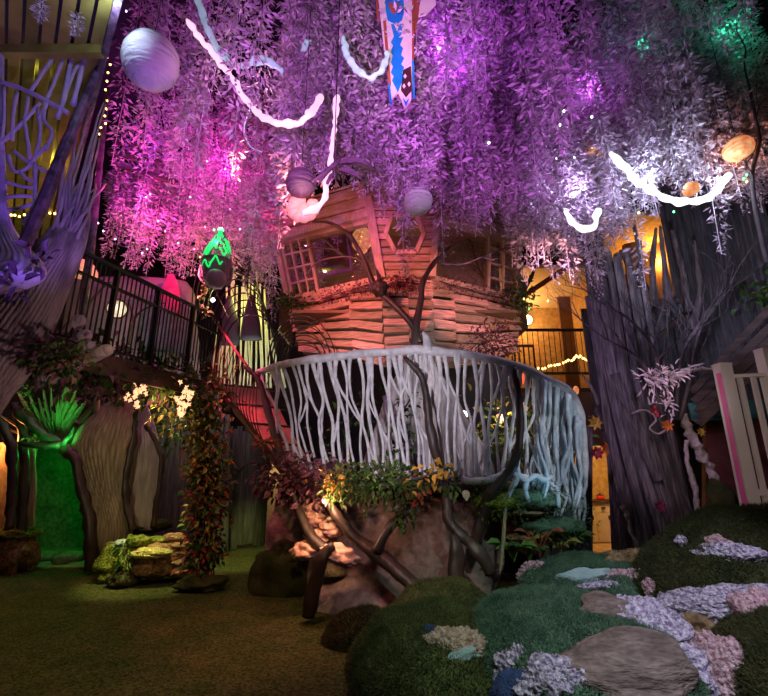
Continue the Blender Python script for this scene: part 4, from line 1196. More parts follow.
tag(MB().ptube([(506, 498, 5.35), (504, 530, 5.3), (502, 555, 5.25), (500, 572, 5.25)], [.02, .022, .02, .018], n=8, wob=.3).build('pale_root', M['bark_cream']), 'thin pale root hanging from the deck beside the moss pads', 'root')

# shelf fungi
def fungus(x, y, Y, w, d, lab, cat='fungus', ang=0.0):
    c = P(x, y, Y)
    t = thing('shelf_fungus', c, lab, cat)
    rot = Matrix.Rotation(ang, 3, 'Y')
    mb = MB(); mb.blob(c + V(0, 0, .02), (w, d, .11), sub=4, amp=.22, freq=2.2, amp2=.04, flat=-.35, rot=rot); mb.build('cap', M['fungus'], t)
    mb = MB(); mb.blob(c + V(0, 0, -.02), (w * .93, d * .93, .055), sub=3, amp=.1, rot=rot); mb.build('gills', M['coral_pink'], t)


for a in ((317, 508, 5.95, .17, .14, 'topmost pink shelf fungus on the lit trunk', -.2), (313, 520, 5.9, .15, .14, 'second highest pink shelf fungus, just under the topmost one', .2), (333, 531, 5.75, .145, .13, 'pale yellow lit shelf fungus under the small mushroom', 'f'), (340, 557, 5.45, .20, .15, 'large pink shelf fungus lowest on the lit trunk, over the mauve base', .25), (306, 553, 5.6, .17, .14, 'pink shelf fungus beside the dark prop limb, next to the turf hump', -.1), (317, 540, 5.8, .14, .12, 'narrow pink shelf fungus tucked behind the curving dark limb', .3)):
    fungus(*a[:6], ang=0.1 if a[6] == 'f' else a[6])
c = P(330, 524, 5.66)
t = thing('mushroom', c, 'tiny pale mushroom standing on the yellow lit shelf fungus', 'mushroom')
mb = MB(); mb.tube([c + V(0, 0, -.05), c + V(.005, 0, 0), c + V(0, 0, .05)], [.022, .015, .014], n=10); mb.build('stem', M['leaf_white'], t)
mb = MB(); mb.lathe(c + V(0, 0, .045), [(.05, 0), (.048, .012), (.03, .035), (.005, .045)], 18); mb.build('cap', M['leaf_white'], t)

# foliage along the deck edge
ivy('leaf_garland', 'plum leaved garland at the stair end of the deck edge', [('foliage', 'leaf_plum', [P(270, 472, 6.1), P(290, 480, 5.9), P(312, 482, 5.75), P(338, 482, 5.6)], 560, .25, .10, .07, .3), ('red_foliage', 'leaf_red', [P(262, 444, 6.2), P(275, 442, 6.2)], 22, .15, .10, .07, .2)], 'garland')
ivy('leaf_garland', 'green leaved garland under the middle of the deck edge', [('foliage', 'leaf_green', [P(340, 482, 5.45), P(360, 486, 5.4), P(385, 484, 5.35), P(405, 480, 5.35)], 480, .22, .085, .05, .3), ('bright_foliage', 'leaf_bright', [P(345, 476, 5.4), P(372, 480, 5.35), P(400, 474, 5.3)], 70, .18, .08, .04, .3)], 'garland')
ivy('leaf_garland', 'brown and orange leaves in the deck garland between plum and green leaves', [('foliage', 'leaf_gold', [P(322, 480, 5.5), P(336, 480, 5.45), P(346, 482, 5.4)], 80, .16, .09, .06, .4), ('yellow_foliage', 'leaf_yellow', [P(330, 478, 5.4), P(337, 480, 5.38)], 9, .05, .11, .08, .6)], 'garland')
ivy('hanging_ivy', 'ivy trail hanging below the deck under the yellow leaves', [('foliage', 'leaf_green', [P(402, 480, 5.25), P(408, 492, 5.2), P(404, 506, 5.2), P(408, 524, 5.2)], 110, .14, .085, .06, .5), ('red_foliage', 'leaf_red', [P(408, 484, 5.2), P(418, 490, 5.2), P(424, 500, 5.2)], 36, .14, .09, .06, .5)])
ivy('leaf_garland', 'bright yellow leaves clustered on the deck edge below the dark crossing limb', [('foliage', 'leaf_yellow', [P(410, 480, 5.15), P(424, 476, 5.15), P(438, 470, 5.15), P(450, 466, 5.15)], 30, .10, .095, .06, .5), ('green_foliage', 'leaf_green', [P(412, 484, 5.25), P(440, 480, 5.25), P(456, 486, 5.25)], 50, .12, .09, .06, .4)], 'garland')
mb = MB(); p = P(465, 490, 5.2); mb.leaf(p, V(.1, -.2, -1), V(0, -1, 0), .12, .10); mb.leaf(p, V(-.25, -.2, -.9), V(0, -1, 0), .09, .07); mb.leaf(p + V(0, 0, 0), V(.4, -.2, -.8), V(0, -1, 0), .08, .06)
tag(mb.build('hanging_leaf', M['leaf_white'], None, False), 'single cream leaf hanging under the deck edge, next to the yellow leaves', 'leaf')

# moss pads and shelves at the outer end
for (x, y, Y, rx, rz, m, lab) in ((494, 502, 5.6, .24, .11, 'moss', 'olive moss pad hanging at the deck edge next to the dark curling limb'), (532, 499, 5.75, .36, .12, 'moss_teal', 'teal moss pad on the upper rock shelf below the bluish net'), (553, 526, 5.85, .40, .12, 'moss_teal', 'long teal moss pad on the lower rock shelf below the bluish net')):
    mb = MB(); mb.blob(P(x, y, Y), (rx, .3, rz), sub=4, amp=.1, amp2=.05, freq2=8)
    t = thing('moss_pad', P(x, y, Y) - V(0, 0, rz), lab, 'moss')
    mb.build('cushion', M[m], t)
    mb = MB(); mb.foliage([P(x, y, Y) - V(rx * .8, .12, -.02), P(x, y, Y) - V(0, .2, -.05), P(x, y, Y) + V(rx * .8, -.12, .02)], 420, .20, .05, .014, .0); mb.build('tuft_foliage', M[m], t, False)
for (x0, x1, y, Y, lab) in ((498, 548, 511, 5.9, 'upper brown rock shelf under the teal moss pad'), (502, 575, 537, 6.0, 'lower brown rock shelf under the long teal moss pad')):
    a, b = P(x0, y, Y), P(x1, y, Y)
    mb = MB(); mb.blob((a + b) / 2, ((b - a).length / 2, .35, .05), sub=4, amp=.12, amp2=.03)
    tag(mb.build('rock_shelf', M['rock_brown']), lab, 'shelf')
for (x, y, Y, s, lab) in ((511, 524, 6.2, .13, 'square reddish block between the two rock shelves'), (524, 545, 6.3, .12, 'square brown block under the lower rock shelf'), (543, 598, 6.3, .16, 'low dark block beside the leafy ground plants')):
    p = P(x, y, Y); mb = MB(); mb.blob(p, (s, s, s * .9), sub=3, amp=.08); tag(mb.build('rock_block', M['rock_brown']), lab, 'rock')
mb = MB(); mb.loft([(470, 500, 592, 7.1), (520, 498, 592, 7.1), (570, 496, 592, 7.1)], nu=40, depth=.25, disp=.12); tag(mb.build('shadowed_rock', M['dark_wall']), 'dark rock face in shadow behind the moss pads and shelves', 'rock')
tag(MB().ptube([(546, 512, 5.8), (547, 535, 5.75), (545, 566, 5.75)], [.05, .06, .07], n=12, wob=.3).build('bark_post', M['bark_dark']), 'dark post holding up the lower rock shelf', 'post')


def plant(x, y, Y, n, L, W, m, lab, up=.8):
    b = P(x, y, Y)
    t = thing('leafy_plant', b, lab, 'plant')
    for k in range(n):
        a = 2 * math.pi * k / n + R.uniform(-.3, .3)
        s = R.uniform(.55, 1)
        tip = b + V(math.cos(a) * L * .5 * s, math.sin(a) * L * .35 * s, L * up * s)
        mb = MB(); mb.tube([b, b.lerp(tip, .6) + V(0, 0, .03), tip], .006, n=4, sub=3)
        mb.leaf(tip, V(math.cos(a), math.sin(a) * .6 - .3, .15), V(0, -.5, 1), W * 1.7 * s, W * s)
        mb.build('leaf', M[m], t, False)


plant(514, 562, 5.5, 11, .26, .13, 'leaf_bright', 'broad bright green leaves beside the pink coral, below the rock shelves')
plant(530, 562, 5.5, 9, .24, .12, 'leaf_green', 'darker green leaved plant between the bright plant and the dark post')
plant(540, 556, 5.45, 7, .34, .09, 'leaf_red', 'upright red leaved plant beside the dark post under the shelves')
plant(560, 556, 5.6, 10, .22, .12, 'leaf_gold', 'yellow green leaved plant under the long teal moss pad')
plant(574, 550, 5.7, 9, .24, .12, 'leaf_green', 'dim green leaved plant under the net end of the railing')
# ================================================================ turf mounds and corals in front
def ell(px, py, Y, rx, ry, rz, z0=0.0):
    p = P(px, py, Y)
    return (p.x, Y, z0, rx, ry, rz)


MOUNDS = [
    (.42, 4.15, 0, .72, .95, .50, 'moss_olive', 'big olive turf mound in front of the mauve treehouse base'),
    (-.16, 4.95, 0, .44, .36, .26, 'moss_dark', 'low dark turf hump at the foot of the mauve base, beside the open carpet'),
    (.62, 5.0, 0, .62, .42, .52, 'moss_olive', 'dark olive turf ridge between the stump like limb and the peach coral'),
    (1.42, 3.95, 0, .95, 1.15, .62, 'moss_teal', 'broad teal turf mound in the middle of the mounds'),
    (2.15, 5.0, 0, .95, .75, .74, 'moss_teal', 'teal green turf rise behind the broad teal mound, before the slat tree'),
    (3.35, 4.35, 0, 1.15, .95, 1.28, 'moss_dark', 'high dark turf mound below the white baluster posts'),
    (3.1, 3.25, 0, 1.05, .85, .74, 'moss_dark', 'dark turf mound nearest the camera at the lower corner'),
    (1.75, 2.85, 0, .9, .72, .42, 'rock_tan', None),
]
EL = [m[:6] for m in MOUNDS]


def inside(p):
    best = 0
    for x, y, z, a, b, c in EL:
        q = ((p.x - x) / a) ** 2 + ((p.y - y) / b) ** 2 + ((p.z - z) / c) ** 2
        if q < 1:
            return (x, y, z, a, b, c)
    return None


def onmound(px, py):
    d = ray(px, py)
    o = V(0, 0, EYE)
    t = 1.5
    while t < 12:
        p = o + d * t
        e = inside(p)
        if e:
            n = V((p.x - e[0]) / e[3] ** 2, (p.y - e[1]) / e[4] ** 2, (p.z - e[2]) / e[5] ** 2).normalized()
            return p, n
        if p.z < 0:
            return p, V(0, 0, 1)
        t += .02
    return P(px, py, 5), V(0, 0, 1)


def turf_blades(pts_n, n, m, parent, L=.035, seed=3):
    """short pile on a mound"""
    rg = np.random.default_rng(seed)
    Pp = np.array([[*a] for a, b in pts_n]); Nn = np.array([[*b] for a, b in pts_n])
    k = len(Pp)
    d = Nn + rg.normal(0, .45, (k, 3))
    d /= np.linalg.norm(d, axis=1)[:, None]
    s = np.cross(d, rg.normal(0, 1, (k, 3)))
    s /= np.linalg.norm(s, axis=1)[:, None] + 1e-9
    l = L * rg.uniform(.5, 1.3, (k, 1))
    w = .0035
    v = np.stack([Pp - s * w, Pp + s * w, Pp + d * l], 1).reshape(-1, 3)
    v -= np.array(wloc(parent))
    f = np.arange(k * 3).reshape(-1, 3)
    me = np_mesh('pile', v, f, m)
    o = bpy.data.objects.new('pile', me)
    COL.objects.link(o)
    o.parent = parent
    o['kind'] = 'stuff'
    return o


rm = random.Random(21)
for x, y, z, a, b, c, m, lab in MOUNDS:
    if lab is None:
        continue
    t = thing('turf_mound', (x, y, 0), lab, 'mound')
    mb = MB(); sd = rm.random() * 50
    mb.blob((x, y, 0), (a, b, c), sub=5, amp=.045, freq=2.0, amp2=.012, freq2=8, flat=-.05, seed=sd)
    mb.build('turf', M[m], t)
    samp = []
    tris = mb.F
    nV = [Vector(v) for v in mb.V]
    ar = []
    tot = 0
    for f in tris:
        A = (nV[f[1]] - nV[f[0]]).cross(nV[f[2]] - nV[f[0]])
        ctr = (nV[f[0]] + nV[f[1]] + nV[f[2]]) / 3
        vis = A.dot(V(0, 0, EYE) - ctr) > -.3 * A.length and ctr.z > .01
        tot += A.length if vis else 0
        ar.append(tot)
    import bisect
    for _ in range(int(6500 * tot) if tot < 8 else 52000):
        r = rm.random() * tot
        f = tris[min(bisect.bisect(ar, r), len(tris) - 1)]
        u, w = rm.random(), rm.random()
        if u + w > 1:
            u, w = 1 - u, 1 - w
        A, B, C = nV[f[0]], nV[f[1]], nV[f[2]]
        samp.append((A + (B - A) * u + (C - A) * w, (B - A).cross(C - A).normalized()))
    turf_blades(samp, len(samp), M[m], t, seed=int(sd))


def patch(px, py, w, h, m, name, lab, cat, thick=.06, amp=.22, amp2=.05, freq2=12, tilt=0.0, sub=6, parts=()):
    """a felt or coral cushion lying on the mounds; w, h half sizes in photo pixels"""
    p, n = onmound(px, py)
    n = (n * .55 + (V(0, 0, EYE) - p).normalized() * .45).normalized()
    dcam = (p - V(0, 0, EYE)).length
    sx = w / FPX * dcam * .97
    view = (V(0, 0, EYE) - p).normalized()
    fac = max(.45, abs(n.dot(view)))
    sy = h / FPX * dcam / fac * .95
    xax = V(1, 0, 0) - n * n.x
    xax.normalize()
    if tilt:
        xax = Matrix.Rotation(tilt, 3, n) @ xax
    yax = n.cross(xax)
    rot = Matrix((xax, yax, n)).transposed()
    mb = MB(); mb.blob(p - n * thick * .15, (sx, sy, thick), sub=sub, amp=amp, freq=1.5, amp2=amp2, freq2=freq2, rot=rot)
    if m.startswith('coral'):
        for i, v in enumerate(mb.V):
            g = noise.noise(v * 34) + .7 * noise.noise(v * 70)
            mb.V[i] = v + n * (.022 * g) + (v - p).normalized() * (.008 * g)
    elif m.startswith('rock'):
        for i, v in enumerate(mb.V):
            mb.V[i] = v + n * (.03 * noise.noise(v * 4) + .014 * noise.noise(V(v.x * 5, v.y * 9, v.z * 14)))
    o = tag(mb.build(name, M[m]), lab, cat)
    return o, p, n, rot, sx, sy


patch(627, 671, 49, 28, 'rock_tan', 'flat_boulder', 'big smooth tan boulder lying low among lavender coral', 'rock', .12, .12, .015, 5)
patch(607, 611, 22, 12, 'rock_tan', 'flat_boulder', 'small pale tan stone on the edge of the teal mound', 'rock', .09, .15, .02, 5)
patch(694, 620, 18, 13, 'rock_brown', 'flat_boulder', 'brown bare stone set between two lavender corals', 'rock', .07, .15, .03, 5)
patch(636, 622, 34, 17, 'coral', 'knitted_coral', 'lavender white coral cushion between the small tan stone and the brown stone', 'coral', .07)
patch(716, 605, 42, 13, 'coral', 'knitted_coral', 'long lavender coral cushion above the brown stone', 'coral', .08)
patch(680, 640, 16, 26, 'coral', 'knitted_coral', 'upright violet coral cushion between the big tan boulder and the brown stone', 'coral', .07)
patch(720, 678, 27, 23, 'coral_pink', 'knitted_coral', 'round rosy coral cushion near the lower corner', 'coral', .09)
patch(764, 612, 16, 18, 'coral_pink', 'knitted_coral', 'pinkish coral cushion cut by the frame edge', 'coral', .07)
patch(690, 668, 16, 14, 'coral', 'knitted_coral', 'small violet coral cushion beside the round rosy one', 'coral', .06)
patch(518, 666, 20, 13, 'coral', 'knitted_coral', 'white coral cushion above the navy felt pool', 'coral', .07)
patch(550, 680, 28, 16, 'coral', 'knitted_coral', 'white knotted coral cushion lying against the big tan boulder', 'coral', .07)
patch(520, 688, 20, 14, 'navy', 'felt_pool', 'navy blue felt patch below the white coral cushion', 'felt')
t_, p_, n_, rot_, sx_, sy_ = patch(452, 646, 27, 14, 'coral_peach', 'knitted_coral', 'peach coral island with a teal stripe on the olive mound', 'coral', .05)
patch(466, 645, 10, 3.5, 'navy', 'felt_streak', 'dark teal felt streak across the peach coral island', 'felt', .050, .2, .02, tilt=-.3)
patch(462, 656, 15, 5, 'teal_felt', 'felt_streak', 'pale teal felt rim below the peach coral island', 'felt', .052, .2, .02, tilt=.2)
patch(430, 632, 6, 5, 'navy', 'felt_tuft', 'navy felt tuft at the tip of the peach coral island', 'felt', .05)
patch(511, 578, 12, 11, 'coral_peach', 'coral_lump', 'peach coral lump at the edge of the teal mound below the leafy plants', 'coral', .12)
patch(508, 566, 5, 5, 'leaf_white', 'coral_lump', 'small cream knob on top of the peach coral lump', 'coral', .08)
patch(519, 571, 6, 5, 'navy', 'felt_tuft', 'navy felt tuft between the peach and the pink coral', 'felt', .06)
patch(534, 572, 15, 7, 'coral_pink', 'knitted_coral', 'bright pink coral tuft beside the peach lump', 'coral', .08)
patch(580, 577, 24, 6, 'teal_felt', 'felt_ribbon', 'long pale teal felt ribbon behind the small tan stone', 'felt', .05)
patch(597, 586, 17, 4, 'coral', 'felt_ribbon', 'lavender felt ribbon in front of the pale teal ribbon', 'felt', .05)
patch(612, 577, 24, 5, 'coral_pink', 'felt_ribbon', 'thin plum pink felt ribbon at the foot of the slat tree', 'felt', .05)
patch(642, 577, 6, 5, 'leaf_white', 'coral_lump', 'small cream stone by the dark high mound', 'rock', .06)
patch(651, 588, 6, 6, 'coral_pink', 'coral_lump', 'small pinkish stone below the cream stone at the dark mound', 'rock', .06)
patch(732, 553, 22, 6, 'coral', 'knitted_coral', 'pale violet feathery coral streak high on the dark mound', 'coral', .06, tilt=-.35)
patch(716, 545, 10, 6, 'coral_pink', 'knitted_coral', 'rosy coral tuft at the upper end of the violet streak', 'coral', .06)
patch(682, 541, 4, 4, 'coral', 'coral_lump', 'tiny lavender knob on the shoulder of the dark mound', 'coral', .05)
patch(628, 562, 22, 8, 'rock_brown', 'shaggy_mat', 'reddish shaggy mat at the foot of the slat tree by the kitchen door', 'mat', .10, .2, .08, 16)

# ================================================================ orange balcony room behind
def room_box(name, lab, cat, px0, px1, py_floor, py_top, Y0, Y1, m_wall, m_ceil, m_floor):
    t = thing(name, P((px0 + px1) / 2, py_floor, Y0), lab, cat)
    a, b = P(px0, py_floor, Y0), P(px1, py_floor, Y0)
    zt = P((px0 + px1) / 2, py_top, Y0).z
    z0 = a.z
    mb = MB(); mb.hexa(V(a.x - .1, Y1, z0), V(b.x + .2, Y1, z0), V(b.x + .2, Y1, zt), V(a.x - .1, Y1, zt), V(0, .08, 0)); mb.build('back_wall', m_wall, t, False)
    mb = MB(); mb.hexa(V(a.x - .1, Y0, z0), V(b.x + .2, Y0, z0), V(b.x + .2, Y1, z0), V(a.x - .1, Y1, z0), V(0, 0, -.25)); mb.build('floor_slab', m_floor, t, False)
    mb = MB(); mb.hexa(V(a.x - .1, Y0, zt), V(b.x + .2, Y0, zt), V(b.x + .2, Y1, zt - .25), V(a.x - .1, Y1, zt - .25), V(0, 0, .08)); mb.build('soffit', m_ceil, t, False)
    mb = MB(); mb.hexa(V(b.x + .1, Y0 + .4, z0), V(b.x + .1, Y1, z0), V(b.x + .1, Y1, zt), V(b.x + .1, Y0 + .4, zt), V(.08, 0, 0)); mb.build('side_wall', m_wall, t, False)
    mb = MB(); mb.hexa(V(a.x - .1, Y0, z0), V(a.x - .1, Y1, z0), V(a.x - .1, Y1, zt), V(a.x - .1, Y0, zt), V(-.08, 0, 0)); mb.build('end_wall', m_wall, t, False)
    return t


bal = room_box('balcony_room', 'orange lit balcony room beside the treehouse, with textured wall', 'balcony', 512, 604, 388, 268, 9.6, 11.6, M['plaster_warm'], M['cream_paint'], M['plank_brown'])
mb = MB(); mb.bar(P(522, 297, 9.5), P(566, 268, 9.45), .05, .11); spl(mb.build('sloping_fascia', mat('red_fascia', (.35, .06, .05), (.45, .09, .07)), bal, False), 'red sloping trim board')
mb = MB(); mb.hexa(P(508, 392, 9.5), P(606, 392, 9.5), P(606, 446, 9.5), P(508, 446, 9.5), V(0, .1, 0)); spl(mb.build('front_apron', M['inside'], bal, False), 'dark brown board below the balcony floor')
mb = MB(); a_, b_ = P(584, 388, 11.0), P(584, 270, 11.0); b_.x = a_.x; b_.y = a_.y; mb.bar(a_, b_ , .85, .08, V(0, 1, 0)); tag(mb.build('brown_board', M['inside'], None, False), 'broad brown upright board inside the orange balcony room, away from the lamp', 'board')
t = thing('wall_lamp', P(527, 320, 11.2), 'glowing round wall lamp on the orange balcony wall', 'lamp')
mb = MB(); mb.blob(P(527, 320, 11.3), .13, sub=3, amp=0); mb.build('globe', glow('amber_globe', (1, .7, .3), 14), t)
mb = MB(); mb.lathe(P(527, 320, 11.3) + V(0, .12, 0), [(.09, 0), (.09, .06), (.03, .08)], 16, V(0, 1, 0)); mb.build('base', M['steel'], t)
t = thing('balcony_railing', P(560, 388, 9.5), 'dark railing with thin bars in front of the orange balcony room', 'railing')
ra, rbb = P(508, 330, 9.4), P(604, 328, 9.4)
rbb.z = ra.z
rlow = V(0, 0, -1.02)
for z, w in ((0, .07), (-.98, .04)):
    mb = MB(); mb.bar(ra + V(0, 0, z), rbb + V(0, 0, z), w, .05); mb.build('rail', M['steel'], t, False)
for k in range(18):
    p = ra.lerp(rbb, (k + .5) / 18)
    mb = MB(); mb.bar(p, p + rlow, .013, .013, V(0, 1, 0)); mb.build('baluster', M['steel'], t, False)
t = thing('stair_gate', P(520, 385, 8.7), 'short lower black rail section between treehouse and orange balcony', 'railing')
a, b = P(514, 346, 8.8), P(533, 344, 8.8)
b.z = a.z
mb = MB(); mb.bar(a, b, .05, .05); mb.build('rail', M['steel'], t, False)
for f in (0, .25, .5, .75, 1):
    p = a.lerp(b, f); mb = MB(); mb.bar(p, p + V(0, 0, -.8), .03 if f in (0, 1) else .016, .03 if f in (0, 1) else .016, V(0, 1, 0)); mb.build('post' if f in (0, 1) else 'baluster', M['steel'], t, False)
string_light('rope_light', 'warm rope light draped along the foot of the orange balcony railing', [P(534, 370, 9.2), P(555, 365, 9.2), P(572, 360, 9.2), P(578, 356, 9.2), P(590, 361, 9.2), P(604, 363, 9.2)], 34, .022)
mb = MB(); mb.blob(P(576, 390, 9.3), (.06, .05, .09), sub=2, amp=.1); tag(mb.build('hanging_light', M['warm_shade']), 'small peach lamp on the dark board below the balcony', 'lamp')
mb = MB(); mb.blob(P(522, 377, 9.2), (.05, .05, .16), sub=2, amp=.1); tag(mb.build('hanging_light', glow('red_lamp', (1, .12, .04), 1.2)), 'small red lamp below the balcony railing beside the treehouse', 'lamp')

# upper room at the top right
up = room_box('upper_room', 'upper room with an orange ceiling seen through the gap in the plank wall', 'room', 618, 700, 306, 215, 9.2, 12.2, M['inside'], M['plaster_warm'], M['plank_brown'])
for (x0, y0, x1, y1, lab) in ((619, 236, 640, 305, 'orange lit upright board at the treehouse end of the gap in the plank wall'),):
    mb = MB(); mb.hexa(P(624, 244, 8.9), P(642, 240, 8.9), P(646, 304, 8.9), P(634, 306, 8.9), V(0, .1, 0)); tag(mb.build('door_jamb_board', mat('orange_red_board', (.55, .16, .06), (.7, .25, .1)), None, False), lab, 'board')
mb = MB(); mb.bar(P(637, 270, 8.8), P(655, 301, 8.8), .05, .05); tag(mb.build('slanting_rail', M['plank_brown'], None, False), 'thin slanting rail crossing the gap in the plank wall', 'rail')
string_light('fairy_light_string', 'string of tiny lights under the orange ceiling of the upper room', [P(640, 262, 9.05), P(660, 256, 9.05), P(680, 250, 9.05), P(698, 244, 9.05)], 12, .014)

# grey plank wall
t = thing('plank_cladding', P(700, 400, 8.3), 'weathered grey plank wall rising behind the slat tree and bare shrub', 'cladding')
for k in range(24):
    x = 600 + k * 9.3
    Y = 8.3 - max(0, x - 700) * .012
    def seg(y0, y1):
        a, b = P(x, y0, Y), P(x, y1, Y)
        b.x = a.x + R.uniform(-.04, .04)
        b.y = a.y
        mb = MB(); mb.bar(a, b, .17 + R.uniform(0, .03), .05, V(0, 1, 0)); mb.build('plank', M['plank_grey'], t, False)
    if x < 694:
        seg(420, 300 + (694 - x) * .10 + R.uniform(-4, 4))
    else:
        seg(420, 140 + R.uniform(-20, 10))
for (a, b) in (((612, 312), (700, 296)),):
    mb = MB(); mb.bar(P(*a, 8.2), P(*b, 8.2), .10, .14); mb.build('sill_beam', M['plank_brown'], t, False)
for k, (pts, w) in enumerate(((((655, 340), (705, 295)), .10), (((668, 330), (720, 286)), .07))):
    mb = MB(); mb.bar(P(*pts[0], 8.02), P(*pts[1], 8.02), w, .07); tag(mb.build('slanting_batten', M['plank_brown'], None, False), ('wider slanting batten nailed across the grey plank wall', 'narrower slanting batten above the wider one on the plank wall')[k], 'batten')

# stair underside at the right
t = thing('stair_flight', P(730, 380, 6.2), 'sloping underside of a wooden stair behind the white baluster posts', 'stair')
for k, (a, b, w, h, Y) in enumerate((((692, 392), (800, 276), .05, .10, 6.75), ((694, 402), (806, 292), .05, .11, 6.5), ((696, 413), (806, 306), .05, .11, 6.3), ((698, 424), (806, 324), .08, .12, 6.1))):
    mb = MB(); mb.bar(P(*a, Y + .3), P(*b, Y - .6), w, h); mb.build('soffit_board' if k < 3 else 'stringer', M['plank_brown'], t, False)
mb = MB(); mb.hexa(P(706, 600, 7.4), P(860, 600, 6.9), P(860, 412, 6.9), P(706, 414, 7.4), V(0, .1, 0)); tag(mb.build('red_panel', mat('dark_red_board', (.10, .025, .02), (.15, .04, .03)), None, False), 'dark red board wall under the stair', 'panel')
mb = MB(); mb.bar(P(690, 412, 7.2), P(790, 408, 6.9), .08, .28); tag(mb.build('teal_lit_timber', mat('teal_lit_beam', (.06, .20, .17), (.09, .26, .22))), 'beam under the stair behind the white baluster posts, teal light in its colour', 'beam')  # teal light on the beam is put into its base colour
mb = MB(); mb.blob(P(722, 508, 5.6), (.16, .15, .3), sub=3, amp=.25); tag(mb.build('dark_bush', M['moss_dark']), 'small dark bush behind the high turf mound, by the first white post', 'bush')

# white posts and balusters
t = thing('baluster_railing', P(735, 520, 4.55), 'off-white stair railing with chunky square posts and balusters', 'railing')
Yp = 4.75
for (x, y0, y1, w, nm, Y) in ((722, 366, 560, .125, 'newel_post', Yp), (764, 351, 560, .125, 'newel_post', Yp - .1)):
    a = P(x, y0, Y)
    b = V(a.x, Y, .95)
    mb = MB(); mb.hexa(a + V(-w / 2, -w / 2, 0), a + V(w / 2, -w / 2, 0), a + V(w / 2, w / 2, 0), a + V(-w / 2, w / 2, 0), b - a); mb.build(nm, M['white_paint'], t, False)
    mb = MB(); mb.box(a + V(0, 0, .012), (w * 1.06, w * 1.06, .024)); mb.build('post_cap', M['white_paint'], t, False)
a = P(722, 374, Yp)
pk = mat('magenta_edge_light', (.65, .10, .30), (.75, .15, .36), rough=.5)  # pink light on the post's side face, painted as a strip
mb = MB(); mb.hexa(V(a.x - .066, Yp - .063, a.z), V(a.x - .066, Yp + .0, a.z), V(a.x - .066, Yp + .0, 1.0), V(a.x - .066, Yp - .063, 1.0), V(.004, 0, 0)); spl(mb.build('edge_light_stripe', pk, t, False), 'magenta light painted down the side of the first post')
a1, b1 = P(724, 377, Yp), P(766, 374, Yp - .1)
b1.z = a1.z
mb = MB(); mb.bar(a1, b1, .08, .035); mb.build('top_rail', M['white_paint'], t, False)
tl = mat('teal_edge_light', (.10, .30, .36), (.14, .36, .42), rough=.5)  # teal light on the baluster sides, painted as strips
for f in (.36, .68, 1.35):
    p = a1.lerp(b1, f)
    mb = MB(); mb.bar(p, V(p.x, p.y, 1.15), .045, .03, V(0, 1, 0)); bo = mb.build('baluster', M['white_paint'], t, False)
    mb = MB(); mb.bar(p + V(.028, .01, 0), V(p.x + .028, p.y + .01, 1.15), .010, .035, V(0, 1, 0)); spl(mb.build('edge_light_stripe', tl, bo, False), 'teal light painted on the edge')
mb = MB(); mb.bar(V(a1.x, Yp, 1.38), V(b1.x + .6, Yp - .12, 1.38), .10, .06); mb.build('bottom_rail', M['white_paint'], t, False)
mb = MB(); mb.bar(P(772, 362, Yp - .1), P(800, 358, Yp - .2), .12, .05); mb.build('upper_rail', M['white_paint'], t, False)
mb = MB(); mb.box((P(760, 400, Yp).x + .5, Yp + .55, .45), (1.7, 1.5, .9)); tag(mb.build('stair_plinth', M['plank_brown'], None, False), 'dark timber plinth under the white baluster railing, hidden by the turf', 'plinth')

# ================================================================ slat tree
t = thing('slat_tree', P(660, 560, 7.0), 'large tree built of long weathered slats beside the kitchen door', 'tree')
mb = MB(); mb.loft([(300, 604, 632, 7.25), (350, 616, 652, 7.2), (400, 628, 666, 7.15), (450, 640, 682, 7.1), (500, 646, 692, 7.05), (560, 648, 700, 7.0)], nu=40, depth=.6, ridges=10, ramp=.08); mb.build('core', M['bark_dark'], t)
rs = random.Random(9)
for k in range(27):
    f = (k + .5) / 27
    xt = lerp(585, 640, f) + rs.uniform(-3, 3)
    xb = lerp(644, 706, f) + rs.uniform(-5, 5)
    yt = rs.uniform(250, 300)
    yb = rs.uniform(540, 566)
    if rs.random() < .35:
        yt += rs.uniform(20, 120); xt = lerp(xt, xb, (yt - 260) / 300 * .8)
    dp = -.42 * math.sin(math.pi * f)
    Yt, Yb = 7.05 + dp * .55, 6.85 + dp
    w = rs.uniform(.045, .095)
    Yt += rs.uniform(-.10, .10); Yb += rs.uniform(-.10, .10)
    pts = [P(xt, yt, Yt), P(lerp(xt, xb, .45) - 4, lerp(yt, yb, .5), lerp(Yt, Yb, .5)), P(xb, yb, Yb)]
    mb = MB(); mb.tube(pts, [w * .8, w, w * 1.1], n=4, sub=5, squash=.45, wob=.25, wfreq=4); mb.build('bark_slat', M['plank_tree'], t, False)
